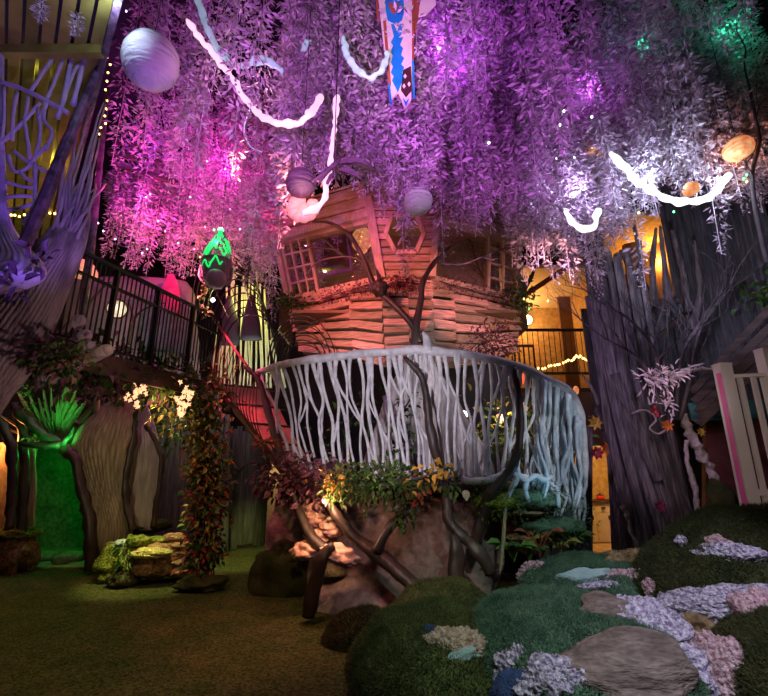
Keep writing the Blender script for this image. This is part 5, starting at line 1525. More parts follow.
# upper limbs reaching over the gap
for pts in ([(632, 300), (640, 262), (634, 225)], [(655, 305), (652, 268), (656, 228)], [(668, 300), (664, 262), (660, 226)], [(690, 312), (682, 270), (672, 230)], [(648, 320), (640, 290), (620, 250)], [(692, 330), (700, 290), (694, 240)]):
    mb = MB(); mb.tube([P(x, y, 7.5 - .1 * i) for i, (x, y) in enumerate(pts)], [.075, .05, .03], n=7, wob=.4, wfreq=5); mb.build('limb', M['plank_tree'], t)
mb = MB(); mb.bar(P(614, 374, 6.35), P(660, 480, 6.25), .13, .07, V(0, -1, .2)); spl(mb.build('leaning_board', M['plank_tree'], t, False), 'broad violet tinted board leaning on the trunk')
t = thing('slat_tree', P(618, 560, 7.3), 'slimmer dark slat trunk standing between the kitchen door and the large slat tree', 'tree')
for k in range(12):
    xt = 606 + k * 2.5 + rs.uniform(-2, 2); xb = 616 + k * 2.3
    mb = MB(); mb.tube([P(xt - 8, rs.uniform(375, 410), 7.5), P(xt + 4, 450, 7.35 - .1 * math.sin(k * .28)), P(xb, 558, 7.25 - .15 * math.sin(k * .28))], [.04, .055, .07], n=6, squash=.6, wob=.2); mb.build('bark_slat', M['plank_tree'], t, False)
for pts in ([(600, 405), (592, 388), (580, 372)], [(612, 398), (610, 378), (602, 350)], [(604, 430), (596, 420), (588, 416)]):
    mb = MB(); mb.tube([P(x, y, 7.4) for x, y in pts], [.05, .03, .012], n=7, wob=.3); mb.build('limb', M['plank_tree'], t)
t = thing('slat_tree', P(585, 560, 7.2), 'narrow dark slat trunk between the net end of the railing and the kitchen door', 'tree')
for k in range(7):
    xt = 578 + k * 2.0; xb = 576 + k * 2.3
    mb = MB(); mb.tube([P(xt + 1, rs.uniform(408, 430), 7.3), P(xt, 480, 7.25), P(xb, 560, 7.2)], [.04, .05, .055], n=6, squash=.6, wob=.2); mb.build('bark_slat', M['plank_tree'], t, False)

# kitchen doorway
t = thing('kitchen_alcove', P(600, 560, 9.6), 'warm lit kitchen seen through the narrow gap between slat trunks', 'room')
a, b = P(570, 500, 9.8), P(660, 500, 9.8)
mb = MB(); mb.hexa(V(a.x, 11.6, 0), V(b.x, 11.6, 0), V(b.x, 11.6, 2.3), V(a.x, 11.6, 2.3), V(0, .08, 0)); mb.build('back_wall', M['plaster_warm'], t, False)
mb = MB(); mb.hexa(V(a.x, 9.3, .02), V(b.x, 9.3, .02), V(b.x, 11.6, .02), V(a.x, 11.6, .02), V(0, 0, -.03)); mb.build('floor_slab', M['plaster_warm'], t, False)
mb = MB(); mb.hexa(V(a.x, 9.8, 0), V(a.x, 11.6, 0), V(a.x, 11.6, 2.3), V(a.x, 9.8, 2.3), V(-.08, 0, 0)); mb.hexa(V(b.x, 9.8, 0), V(b.x, 11.6, 0), V(b.x, 11.6, 2.3), V(b.x, 9.8, 2.3), V(.08, 0, 0)); mb.build('side_wall', M['plaster_warm'], t, False)
c = P(601, 530, 10.9)
t = thing('kitchen_cabinet', (c.x, 10.9, .03), 'cream kitchen cabinet with a door in the warm lit kitchen', 'cabinet')
mb = MB(); mb.box((c.x, 10.95, .46), (1.1, .5, .86)); mb.build('body', M['cream_paint'], t, False)
mb = MB(); mb.box((c.x, 10.93, .91), (1.16, .58, .04)); mb.build('worktop', M['plank_brown'], t, False)
for dx, w in ((-.36, .34), (0, .34), (.36, .34)):
    mb = MB(); mb.box((c.x + dx, 10.69, .36), (w, .025, .60)); d = mb.build('door', M['cream_paint'], t, False)
    mb = MB(); mb.box((c.x + dx + .11, 10.67, .56), (.02, .03, .09)); mb.build('handle', M['steel'], d, False)
    mb = MB(); mb.box((c.x + dx, 10.69, .76), (w, .025, .15)); d = mb.build('drawer', M['cream_paint'], t, False)
    mb = MB(); mb.box((c.x + dx, 10.67, .77), (.09, .03, .02)); mb.build('handle', M['steel'], d, False)
t = thing('cooking_pot', (c.x + .05, 10.85, .935), 'small red pot on the cream kitchen cabinet', 'pot')
mb = MB(); mb.lathe((c.x + .05, 10.85, .93), [(.07, 0), (.09, .02), (.095, .09), (.085, .095)], 20); mb.build('body', mat('red_enamel', (.5, .03, .03), (.6, .05, .05), rough=.3), t)
mb = MB(); mb.lathe((c.x + .05, 10.85, 1.025), [(.09, 0), (.06, .02), (.015, .03), (.018, .05), (.004, .055)], 20); mb.build('lid', M['steel'], t)
mb = MB(); mb.bar(P(641, 566, 8.6), P(637, 432, 8.6), .16, .05, V(0, 1, 0)); tag(mb.build('yellow_board', mat('ochre_board', (.55, .32, .04), (.65, .42, .07)), None, False), 'ochre yellow upright board glimpsed between the two slat trunks', 'board')

# lichen limbs, flowers and coral twig on the slat tree
for pts, r, lab in (([(683, 414), (688, 430), (694, 440), (702, 455), (711, 470), (714, 485), (710, 505), (703, 520), (700, 532)], [.06, .085, .09, .085, .075, .06, .05, .04, .03], 'knobbly mauve lichen limb hanging down the front of the large slat tree'),
                    ([(686, 440), (688, 465), (695, 490), (698, 512), (704, 518), (712, 500), (716, 478)], [.035, .04, .045, .05, .05, .04, .03], 'thinner looping mauve lichen limb beside the knobbly one'),
                    ([(714, 490), (718, 506), (720, 520), (727, 535)], [.035, .03, .03, .02], 'short mauve lichen limb trailing towards the dark mound'),
                    ([(622, 506), (628, 515), (630, 530), (636, 542), (642, 556)], [.04, .05, .035, .035, .03], 'small curled mauve lichen limb at the foot between the slat trunks')):
    mb = MB(); mb.tube([P(x, y, 6.05 if x > 650 else 6.7) for x, y in pts], [q * .68 for q in r], n=12, sub=7, wob=1.0, wfreq=16); tag(mb.build('lichen_limb', M['lichen']), lab, 'limb')
t = thing('coral_twig', P(668, 378, 6.0), 'pale pink coral like twig glowing in front of the large slat tree', 'branch')
for pts, r in (([(700, 368), (690, 370), (678, 376), (664, 380), (652, 382), (644, 378)], [.03, .05, .06, .06, .04, .01]), ([(730, 366), (715, 369), (700, 368)], [.008, .014, .02]), ([(666, 380), (667, 392), (666, 402), (670, 412), (673, 420)], [.03, .022, .02, .015, .006]), ([(667, 400), (658, 402), (648, 404)], [.016, .012, .006])):
    mb = MB(); mb.tube([P(x, y, 5.95) for x, y in pts], r, n=8, wob=.6, wfreq=12); mb.build('stem', M['coral_twig'], t)
for k in range(30):
    x, y = rs.choice(((650, 381), (658, 380), (666, 378), (674, 374), (684, 371), (692, 369), (668, 404), (672, 414), (652, 403)))
    a = rs.uniform(0, 6.28)
    p = P(x + rs.uniform(-3, 3), y + rs.uniform(-2, 2), 5.9)
    q = p + V(math.cos(a), rs.uniform(-.6, .2), math.sin(a)) * rs.uniform(.05, .13)
    mb = MB(); mb.tube([p, p.lerp(q, .5) + V(0, 0, .01), q], [.014, .012, .005], n=5); mb.build('spur', M['coral_twig'], t)
mb = MB(); mb.foliage([P(646, 380, 5.9), P(656, 380, 5.88), P(668, 378, 5.88), P(686, 371, 5.9)], 130, .13, .10, .03, .1); mb.foliage([P(668, 384, 5.9), P(667, 398, 5.9), P(671, 414, 5.9)], 40, .07, .09, .03, .5); mb.build('frond_foliage', M['coral_twig'], t, False)
def flower(x, y, Y, r, m, lab):
    c = P(x, y, Y)
    t = thing('hanging_flower', c, lab, 'flower')
    for k in range(7):
        a = 2 * math.pi * k / 7
        mb = MB(); mb.leaf(c, V(math.cos(a), -.45, math.sin(a)), V(0, -1, 0), r, r * .7); mb.build('petal', m, t, False)
    mb = MB(); mb.blob(c + V(0, -.01, 0), r * .22, sub=2, amp=.1); mb.build('centre', M['leaf_gold'], t)
crim = mat('crimson_petal', (.45, .03, .06), (.6, .05, .1), island=.2)
oran = mat('orange_petal', (.8, .16, .03), (.9, .25, .05), island=.2)
mage = mat('magenta_petal', (.5, .04, .2), (.6, .08, .26), island=.2)
for a in ((655, 412, 6.1, .10, crim, 'crimson flower hanging on the large slat tree below the pink twig'), (666, 425, 6.0, .10, oran, 'orange flower just below the crimson one on the slat tree'), (659, 506, 6.1, .09, mage, 'magenta flower low on the large slat tree'), (594, 423, 7.0, .13, M['leaf_yellow'], 'yellow flower on the slim slat trunk'), (596, 453, 7.0, .12, crim, 'dark red flower by the top of the kitchen door'), (606, 449, 7.0, .12, oran, 'orange red bloom beside the dark red flower by the kitchen door'), (700, 432, 6.2, .07, M['leaf_yellow'], 'small yellow flower next to the first white post')):
    flower(*a)
mb = MB(); mb.tube([P(x, y, 6.08) for x, y in ((632, 414), (642, 410), (650, 412), (656, 420), (650, 428), (658, 434), (666, 430))], .013, n=7, wob=.4, sub=6); tag(mb.build('hanging_tendril', M['lichen']), 'thin mauve vine curling between the flowers on the slat tree', 'vine')
ivy('ivy_sprig', 'green leaf cluster at the frame edge above the sloping stair', [('foliage', 'leaf_green', [P(748, 300, 6.6), P(760, 296, 6.5), P(775, 290, 6.4)], 60, .2, .14, .10, .2)])

# bare shrub
rt = random.Random(31)
def grow(mb, p, d, L, r, lev):
    q = p + d * L
    m = p.lerp(q, .5) + V(rt.uniform(-1, 1), rt.uniform(-1, 1), rt.uniform(-1, 1)) * L * .08
    mb.tube([p, m, q], [r, r * .85, r * .65], n=5 if lev > 1 else 7, sub=3)
    if lev >= 5 or r < .0025:
        return
    for k in range(rt.choice((2, 2, 3))):
        nd = (d + V(rt.uniform(-.75, .75), rt.uniform(-.5, .4), rt.uniform(-.45, .75))).normalized()
        grow(mb, q if k else p.lerp(q, .8), nd, L * rt.uniform(.62, .85), r * rt.uniform(.5, .68), lev + 1)
t = thing('bare_shrub', P(672, 415, 6.0), 'tall leafless twiggy shrub spreading before the grey plank wall', 'shrub')
for pts in ([(672, 418), (670, 390), (664, 360), (668, 335)], [(680, 420), (690, 380), (700, 330), (730, 285)], [(664, 420), (652, 380), (636, 356), (608, 340)], [(676, 415), (684, 350), (720, 300), (760, 268)], [(668, 410), (654, 350), (630, 320), (606, 305)]):
    pl = [P(x, y, 5.95 - .02 * i) for i, (x, y) in enumerate(pts)]
    mb = MB(); mb.tube(pl, [.030, .024, .017, .010], n=8, wob=.3); mb.build('limb', M['twig'], t)
    mb = MB()
    for i in (1, 2, 3):
        for _ in range(2):
            d = (pl[i] - pl[i - 1]).normalized()
            grow(mb, pl[i], (d + V(rt.uniform(-.6, .6), rt.uniform(-.4, .2), rt.uniform(-.2, .7))).normalized(), rt.uniform(.35, .5), .011, 2)
    mb.build('twig_spray', M['twig'], t)
for pts, lab in (([(768, 262, 5.4), (752, 190, 5.3), (758, 130, 5.2), (745, 60, 5.2)], 'dark bare branch hanging in the leaf curtain by the frame edge'), ([(522, 300, 7.6), (532, 270, 7.3), (545, 240, 7.0), (550, 200, 6.8)], 'dark bare branch rising in the violet leaves beside the treehouse eave'), ([(540, 258, 7.0), (556, 248, 7.0), (566, 228, 6.9)], 'short dark twig in the violet leaves over the orange balcony')):
    t = thing('bare_branch', P(*pts[0]), lab, 'branch')
    mb = MB(); mb.ptube(pts, [.035, .03, .022, .01], n=8, wob=.3, jit=.05); mb.build('limb', M['twig'], t)
    pl = [P(*q) for q in pts]
    for i in range(1, len(pl)):
        mb = MB(); grow(mb, pl[i], (pl[i] - pl[i - 1]).normalized(), .4, .014, 3)
        mb.build('twig_spray', M['twig'], t)
# ================================================================ hanging leaf canopy
CEIL = 9.15
rg = np.random.default_rng(4)


def vine_np(L, seed):
    """a hanging vine of length L from z = 0 down: quads of small leaves"""
    g = np.random.default_rng(seed)
    n = int(150 * L)
    z = g.uniform(0, L, n)
    cl = .55 + .45 * np.sin(z * 6.5 + seed) * np.sin(z * 2.3 + 1.7 * seed)
    keep = g.uniform(0, 1, n) < .45 + .55 * cl
    z = z[keep]; n = len(z)
    az = g.uniform(0, 2 * np.pi, n)
    taper = np.clip((L - z) / .45, .18, 1)
    rad = g.uniform(.01, .12, n) * taper
    wob = np.stack([.05 * np.sin(z * 2.1 + seed), .05 * np.cos(z * 1.7 + 2 * seed)], 1) * np.minimum(1, z / 1.0)[:, None]
    p = np.stack([np.cos(az) * rad + wob[:, 0], np.sin(az) * rad + wob[:, 1], -z], 1)
    d = np.stack([np.cos(az), np.sin(az), g.uniform(-1.5, .35, n)], 1) + g.normal(0, .25, (n, 3))
    d /= np.linalg.norm(d, axis=1)[:, None]
    s = np.cross(d, g.normal(0, 1, (n, 3)))
    s /= np.linalg.norm(s, axis=1)[:, None] + 1e-9
    l = (g.uniform(.06, .14, n) * (.5 + .5 * taper))[:, None]
    w = l * .16
    v = np.stack([p, p + d * l * .45 + s * w, p + d * l, p + d * l * .45 - s * w], 1).reshape(-1, 3)
    f = np.arange(n * 4).reshape(-1, 4)
    return v, f


LENS = [1.6, 2.2, 2.8, 3.4, 4.0]
TEMPL = []
for i, L in enumerate(LENS):
    for k in range(3):
        v, f = vine_np(L, 10 * i + k + 1)
        TEMPL.append((L, v, f))
VME = []
for L, v, f in TEMPL:
    # a thin stem with the leaves, one mesh
    zz = np.linspace(0, -L, 9)
    sv = []
    for z in zz:
        for a in range(3):
            sv.append((.006 * math.cos(a * 2.1) + 0, .006 * math.sin(a * 2.1), z))
    sv = np.array(sv)
    sf = np.array([(i * 3 + a, i * 3 + (a + 1) % 3, (i + 1) * 3 + (a + 1) % 3, (i + 1) * 3 + a) for i in range(8) for a in range(3)])
    me = np_mesh('leaf_strand', np.concatenate([v, sv]), np.concatenate([f, sf + len(v)]), M['vine'])
    VME.append((L, me))

BOT = [(100, 215), (112, 264), (140, 280), (200, 282), (235, 280), (252, 294), (272, 300), (284, 232), (300, 205), (330, 196), (352, 198), (372, 205), (392, 215), (402, 268), (412, 205), (432, 212), (446, 240), (470, 238), (500, 236),
       (516, 246), (530, 276), (560, 294), (585, 286), (600, 262), (625, 246), (645, 238), (660, 218), (690, 206), (720, 214), (745, 220), (768, 205)]
rv = random.Random(77)
LAB = {
    'rail': ('pink lit strand of pale leaves hanging behind the black bridge railing', 'leaf strands behind the bridge'),
    'roof': ('lilac leaf strand hanging from the ceiling above the treehouse roof', 'leaf strands above the treehouse'),
    'mid': ('violet leaf strand hanging between the treehouse and the orange balcony', 'leaf strands by the orange balcony'),
    'right': ('silvery leaf strand hanging around the bright white garland above the slat tree', 'leaf strands above the slat tree'),
    'near': ('nearer mauve leaf strand whose tip ends high up among the hanging garlands', 'high leaf strands'),
    'left': ('short violet leaf strand hanging before the olive slats', 'leaf strands before the olive slats'),
}


def make_vine(px, yb, Y, key):
    p = P(px, yb, Y)
    need = min((CEIL if px > 104 else 6.44) - p.z, 3.9)
    if need < .25:
        return
    c = [(L, me) for L, me in VME if L >= need * .97]
    L0 = min(q[0] for q in c) if c else LENS[-1]
    L, me = rv.choice([q for q in VME if q[0] == L0])
    o = bpy.data.objects.new('hanging_leaf_strand', me)
    COL.objects.link(o)
    o.location = (p.x, p.y, p.z + need)
    o.scale = (1, 1, need / L)
    o.rotation_euler = (rv.uniform(-.05, .05), rv.uniform(-.06, .06), rv.uniform(0, 6.28))
    if key == 'left':
        o.scale = (.45, .45, need / L)
    lab, grp = LAB[key]
    tag(o, lab, 'leaf strand', grp)


VINES = []
# curtains, front to back
def band(x0, x1, n, Ya, Yb, key, lift=(0, 30), cap=None):
    for k in range(n):
        px = lerp(x0, x1, (k + rv.random()) / n)
        Y = rv.uniform(Ya, Yb)
        yb = interp(BOT, px) - rv.uniform(*lift)
        if cap:
            yb = min(yb, cap)
        VINES.append((px, yb, Y, key))


band(104, 275, 44, 7.9, 9.6, 'rail', (0, 40))
band(150, 275, 22, 6.4, 7.6, 'roof' if False else 'rail', (45, 130))
band(276, 440, 48, 4.6, 5.9, 'roof', (-4, 40))
band(440, 548, 30, 5.0, 6.2, 'mid', (0, 40))
band(548, 600, 14, 5.2, 6.8, 'mid', (0, 40))
band(600, 768, 44, 5.0, 6.8, 'right', (0, 40))
band(110, 200, 10, 5.0, 6.0, 'near', (100, 215))
band(200, 768, 52, 3.9, 5.0, 'near', (95, 225))
for (px, yb, Y) in ((400, 270, 5.6), (440, 262, 5.7), (252, 300, 7.6), (262, 320, 7.8), (272, 306, 7.5), (600, 300, 6.2), (582, 292, 6.2), (653, 284, 6.0), (733, 250, 5.6)):
    VINES.append((px, yb, Y, 'roof' if px < 440 else 'mid' if px < 600 else 'right'))
    if px < 280:
        VINES[-1] = (px, yb, Y, 'rail')
for (px, yb, Y) in ((38, 22, 3.6), (72, 36, 3.75)):
    VINES.append((px, yb, Y, 'left'))
for q in VINES:
    make_vine(*q)

# the countless strands further back: one mass
vs, fs, base = [], [], 0
for k in range(520):
    px = rv.uniform(108, 775)
    if px < 280:
        Y = rv.uniform(9.8, 11) if px > 250 else rv.uniform(9.6, 11)
    elif px < 440:
        Y = rv.uniform(4.4, 6.0)
    else:
        Y = rv.uniform(5.2, 6.2) if px < 548 else rv.uniform(5.6, 6.6)
    yb = interp(BOT, px) - abs(rv.gauss(0, 55)) - 14
    p = P(px, yb, Y)
    need = min(CEIL - p.z, 3.4)
    if need < .6:
        continue
    L, v, f = rv.choice([q for q in TEMPL if q[0] >= min(need, 3.4) * .97])
    v = v[: (len(v) // 4) * 4].copy()
    kq = np.arange(len(f)) % 4 < (3 if px < 280 else 3)
    f2 = f[kq]
    vv = v[f2.ravel()]
    a = rv.uniform(0, 6.28)
    ca, sa = math.cos(a), math.sin(a)
    w = np.empty_like(vv)
    w[:, 0] = vv[:, 0] * ca - vv[:, 1] * sa + p.x
    w[:, 1] = vv[:, 0] * sa + vv[:, 1] * ca + p.y
    w[:, 2] = vv[:, 2] * need / L + p.z + need
    vs.append(w)
    fs.append(np.arange(len(w)).reshape(-1, 4) + base)
    base += len(w)
me = np_mesh('hanging_foliage', np.concatenate(vs), np.concatenate(fs), M['vine'])
o = bpy.data.objects.new('hanging_foliage', me)
COL.objects.link(o)
tag(o, 'dense mass of pale leaf strands filling the ceiling behind the nearer strands', 'foliage', None, 'stuff')

# fairy lights among the leaves
mb0 = MB(); mb0.blob((0, 0, 0), (.022, .022, .028), sub=1, amp=0)
def bulbs(lst, m, lab, grp):
    first = None
    for x, y, Y in lst:
        if first is None:
            first = MB().blob((0, 0, 0), (.015, .015, .02), sub=1, amp=0).build('fairy_bulb', m)
            o = first
        else:
            o = first.copy(); COL.objects.link(o)
        o.location = P(x, y, Y)
        tag(o, lab, 'fairy light', grp)
bulbs([(126, 12, 5.8), (146, 198, 7.9), (150, 195, 7.9), (190, 198, 7.9), (205, 176, 7.7), (207, 162, 7.7), (98, 224, 7.8), (103, 232, 7.8), (158, 222, 7.9), (142, 254, 7.9), (147, 250, 7.8), (178, 244, 8.0), (240, 230, 7.4), (92, 262, 7.6), (115, 240, 7.7)], M['bulb_violet'], 'violet white fairy light among the magenta leaves over the bridge', 'violet fairy lights')
bulbs([(200, 176, 7.9), (165, 232, 7.9), (194, 250, 8.0), (222, 262, 8.0), (205, 228, 8.2), (230, 210, 7.8)], M['bulb_pink'], 'pink fairy light among the magenta leaves over the bridge', 'pink fairy lights')
bulbs([(380, 60, 4.7), (300, 154, 4.9), (398, 92, 4.6), (200, 258, 7.9), (639, 214, 5.6), (747, 183, 5.4), (592, 150, 5.6), (524, 300, 7.2)], M['bulb_warm'], 'warm fairy light among the leaf strands', 'warm fairy lights')
bulbs([(674, 213, 5.6), (214, 231, 6.6), (548, 302, 7.4), (529, 310, 7.4), (744, 180, 5.4), (747, 176, 5.4)], M['bulb_green'], 'green fairy light among the leaf strands', 'green fairy lights')
bulbs([(564, 112, 5.3), (560, 126, 5.3), (592, 118, 5.4), (556, 160, 5.3), (489, 144, 5.0), (575, 158, 5.4)], M['bulb_white'], 'white fairy light among the leaves right of the treehouse', 'white fairy lights')

# garlands of lit silk
GL = [([(196, -6, 5.3), (203, 15, 5.25), (212, 40, 5.2), (225, 58, 5.15), (241, 66, 5.1), (262, 60, 5.1), (283, 71, 5.1)], .055, 'garland_cyan', 'pale cyan silk garland curving above the big ribbed lantern'),
      ([(188, 20, 5.0), (203, 42, 4.95), (220, 62, 4.9), (236, 84, 4.85), (252, 108, 4.8), (272, 121, 4.0), (296, 124, 4.0), (310, 114, 4.0), (321, 98, 4.8)], .045, 'garland_pink', 'long glowing pinkish garland swooping from the top corner to the treehouse'),
      ([(337, 96, 5.0), (334, 130, 5.0), (331, 160, 4.95), (327, 180, 4.9), (324, 198, 4.88), (314, 210, 4.86), (303, 214, 4.85)], .04, 'garland_pink', 'upright glowing garland curling into the peach shell lamp'),
      ([(343, 38, 4.7), (347, 55, 4.65), (358, 70, 4.6), (372, 78, 4.6), (384, 66, 4.6), (388, 52, 4.6)], .045, 'garland_cyan', 'short bluish silk garland beside the painted banner'),
      ([(306, 40, 5.3), (302, 52, 5.3), (310, 40, 5.3)], .03, 'garland_cyan', 'tiny bluish silk scrap above the pinkish garland'),
      ([(611, 152, 5.2), (622, 165, 5.2), (636, 180, 5.2), (652, 190, 5.2), (668, 199, 5.2), (686, 202, 5.2), (706, 198, 5.2), (718, 190, 5.2), (729, 176, 5.2)], .042, 'garland_white', 'bright white glowing garland swagged above the slat tree'),
      ([(566, 211, 5.3), (573, 223, 5.3), (584, 229, 5.3), (594, 225, 5.3), (598, 210, 5.3)], .034, 'garland_white', 'small white glowing garland over the orange balcony')]
x_ = True
for pts, r, m, lab in GL:
    mb = MB(); mb.ptube([(x, y, Y - (.75 if x < 400 else .5)) for x, y, Y in pts], r * (.72 if pts[0][0] < 400 else .95), n=12, sub=8, wob=1.1, wfreq=11)
    tag(mb.build('hanging_garland', M[m]), lab, 'garland')
# wire that hangs between
tag(MB().ptube([(250, 108, 5), (244, 130, 5.0), (250, 146, 5.0), (262, 152, 5.0)], .008, n=5, sub=6).build('hanging_wire', M['garland_cyan']), 'thin pale loop of wire hanging under the pinkish garland', 'wire')

# lanterns and pods
def lantern(x, y, Y, r, m, lab, sq=1.0, name='hanging_lantern', rib=.05, tilt=0.0):
    c = P(x, y, Y)
    R_ = S(r, Y, y)
    t = thing(name, c + V(0, 0, -R_), lab, 'lantern')
    prof = []
    for k in range(29):
        a = -math.pi / 2 + math.pi * k / 28
        prof.append((max(.004, R_ * math.cos(a) * (1 + rib * math.sin(k * 2.1))), R_ * sq * math.sin(a)))
    mb = MB(); mb.lathe(c, prof, 40, V(tilt, .1, 1).normalized(), disp=.06, dfreq=2.5 / R_ * .5); mb.build('shade', m, t)
    mb = MB(); mb.tube([c + V(0, 0, R_ * sq * .95), V(c.x, c.y, 9.1)], .004, n=5, sub=2); mb.build('cord', M['steel'], t)
    return t


lantern(150.5, 61, 4.2, 26, M['paper'], 'large pale ribbed egg shaped lantern beside the olive slats', 1.14, tilt=-.15, rib=.03)
lantern(418, 201, 4.5, 14, M['paper'], 'small white barrel lantern hanging before the hexagon window', 1.0)
lantern(301, 183, 4.1, 15, M['paper_dark'], 'dark ribbed ball lantern next to the winged flyer', 1.0)
lantern(738, 149, 5.2, 13, M['warm_shade'], 'glowing orange lantern in the leaves above the end of the white garland', .85)
lantern(691, 189, 5.2, 7.5, M['warm_shade'], 'small glowing orange lantern touching the middle of the white garland', .9)
lantern(594, 152, 6.0, 8, M['warm_shade'], 'dim orange lantern in leaves between violet and silvery strands', .9)
t = thing('hanging_shell_lamp', P(303, 215, 4.2), 'glowing peach scalloped shell lamp at the foot of the upright garland', 'lamp')
c = P(303, 208, 4.2)
R_ = S(17, 4.2, 208)
for k in range(9):
    a = math.radians(110 + k * 34)
    mb = MB(); mb.blob(c + V(math.cos(a) * R_ * .62, 0, math.sin(a) * R_ * .62), (R_ * .36, R_ * .3, R_ * .36), sub=3, amp=.06); mb.build('scallop', M['shell_glow'], t)
mb = MB(); mb.blob(c + V(0, .05, 0), (R_ * .5, .08, R_ * .5), sub=3, amp=.08); mb.build('core', M['shell_glow'], t)
# winged flyer
t = thing('hanging_flyer', P(332, 172, 4.0), 'dark paper flyer with two leaf shaped wings beside the ribbed ball', 'ornament')
c = P(334, 165, 4.0)
mb = MB(); mb.ptube([(312, 182, 4.0), (322, 175, 4.0), (334, 165, 4.0), (340, 160, 4.0)], [.012, .02, .03, .02], n=8); mb.build('body', M['paper_dark'], t)
for pts, w in ((((336, 164), (350, 156), (368, 162)), .10), (((334, 166), (326, 174), (318, 182)), .05)):
    a, b, d = (P(x, y, 4.0) for x, y in pts)
    mb = MB()
    for k, o_ in enumerate((0, .012)):
        mb.leaf(a + V(0, o_, 0), d - a, V(0, -1, .4), (d - a).length * 1.1, w * 1.5)
    mb.leaf(a + V(0, .05, -.02), (d - a) + V(0, .1, -.08), V(0, -1, .2), (d - a).length * .9, w * 1.2)
    mb.build('wing', M['paper_dark'], t, False)
mb = MB(); mb.tube([c, V(c.x, c.y, 9.1)], .006, n=5, sub=2); mb.build('cord', M['steel'], t)

# painted banner at the top
Yb = 4.0
t = thing('hanging_banner', P(400, 100, Yb), 'long white painted cut-out with a blue toothed stripe hanging at the top', 'banner')
bw = mat('pinkish_white_card', (.84, .72, .66), (.90, .80, .76), rough=.5)
bb = mat('bright_blue_paint', (.01, .22, .62), (.02, .30, .75), rough=.4)
br = mat('rust_paint', (.35, .07, .04), (.48, .14, .08), rough=.5)
bd = mat('dark_maroon_paint', (.05, .01, .02), (.09, .02, .035), rough=.5)


def card(poly, m, nm, Y, th, parent=None):
    vs = [P(x, y, Y) for x, y in poly]
    n_ = len(vs)
    mb = MB(); mb.add(vs + [v + V(0, th, 0) for v in vs], [tuple(range(n_)), tuple(reversed(range(n_, 2 * n_)))] + [(k, (k + 1) % n_, (k + 1) % n_ + n_, k + n_) for k in range(n_)])
    return mb.build(nm, m, parent, False)


card([(375, -30), (413, -30), (413, 60), (411, 100), (405, 108), (398, 92), (390, 100), (387, 70), (383, 40)], bw, 'panel', Yb, .03, t)
spl(card([(383, -30), (403, -30), (404, 12), (402, 20), (396, 24), (388, 20), (386, 12)], bb, 'painted_head', Yb - .012, .008, t), 'bright blue head of the stripe')
spl(card([(391, 24), (402, 24), (402, 33), (398, 38), (403, 37), (400, 45), (403, 48), (401, 55), (404, 58), (401, 64), (404, 67), (402, 73), (404, 76), (398, 92), (392, 80), (394, 76), (391, 72), (393, 66), (391, 62), (393, 55), (391, 52), (393, 45), (391, 42), (394, 36)], bb, 'toothed_stripe', Yb - .012, .008, t), 'bright blue toothed stripe')
spl(card([(388, 3), (399, 3), (398, 10), (394, 14), (390, 10)], br, 'painted_mark', Yb - .016, .006, t), 'rust mark on the blue head')
spl(card([(394, 24), (400, 24), (397, 31)], bw, 'painted_gap', Yb - .016, .006, t), 'white triangle in the stripe')
for poly in ([(374, -30), (377, -30), (379, 20), (377, 20)], [(383, 20), (386, 20), (391, 84), (389, 92)], [(412, -30), (414, -30), (414, 100), (412, 84)]):
    spl(card(poly, br, 'rust_edge', Yb - .008, .02, t), 'rust coloured edge')
for poly in ([(388, 84), (390, 84), (392, 104), (390, 104)], [(412, 60), (414, 60), (415, 98), (413, 98)], [(403, 98), (406, 102), (409, 98), (406, 106)]):
    spl(card(poly, bb, 'blue_edge', Yb - .02, .008, t), 'blue edge line')
spl(card([(403, 70), (411, 66), (412, 90), (406, 97), (401, 90)], bd, 'dark_patch', Yb - .012, .006, t), 'dark maroon cut patch at the lower tip')
for x, y in ((405, 76), (409, 84), (404, 86)):
    spl(card([(x - 1.5, y), (x, y - 2.5), (x + 1.8, y), (x, y + 2.5)], bw, 'pale_fleck', Yb - .02, .006, t), 'pale fleck')
spl(card([(409, 50), (412, 44), (412, 62), (405, 66)], bw, 'tooth', Yb - .016, .006, t), 'pale tooth')
spl(card([(413, -30), (417, -30), (419, 10), (416, 34), (413, 30)], br, 'fringe', Yb + .03, .02, t), 'rust fringe')
spl(card([(422, -10), (432, -30), (436, 4), (426, 14), (418, 16)], bw, 'side_fin', Yb + .05, .02, t), 'curved side fin')
mb = MB(); mb.tube([P(396, -20, Yb) + V(0, .03, 0), V(P(396, -20, Yb).x, Yb + .03, 9.1)], .01, n=5, sub=2); mb.build('cord', M['steel'], t)
# ================================================================ lights
def plight(name, p, col, e, r=.08):
    l = bpy.data.lights.new(name, 'POINT')
    l.energy = e; l.color = col; l.shadow_soft_size = r
    o = bpy.data.objects.new(name, l); COL.objects.link(o); o.location = p
    return o


def slight(name, p, to, col, e, ang=45, blend=.6, r=.08):
    l = bpy.data.lights.new(name, 'SPOT')
    l.energy = e; l.color = col; l.shadow_soft_size = r
    l.spot_size = math.radians(ang); l.spot_blend = blend
    o = bpy.data.objects.new(name, l); COL.objects.link(o); o.location = p
    o.rotation_euler = (Vector(to) - Vector(p)).to_track_quat('-Z', 'Y').to_euler()
    return o


w = bpy.data.worlds.new('hall_air')
SC.world = w
w.use_nodes = True
w.node_tree.nodes['Background'].inputs['Color'].default_value = (.30, .20, .34, 1)
w.node_tree.nodes['Background'].inputs['Strength'].default_value = .05

PUR, MAG, VIO, PINK = (.60, .15, 1), (1, .08, .75), (.34, .14, 1), (1, .12, .38)
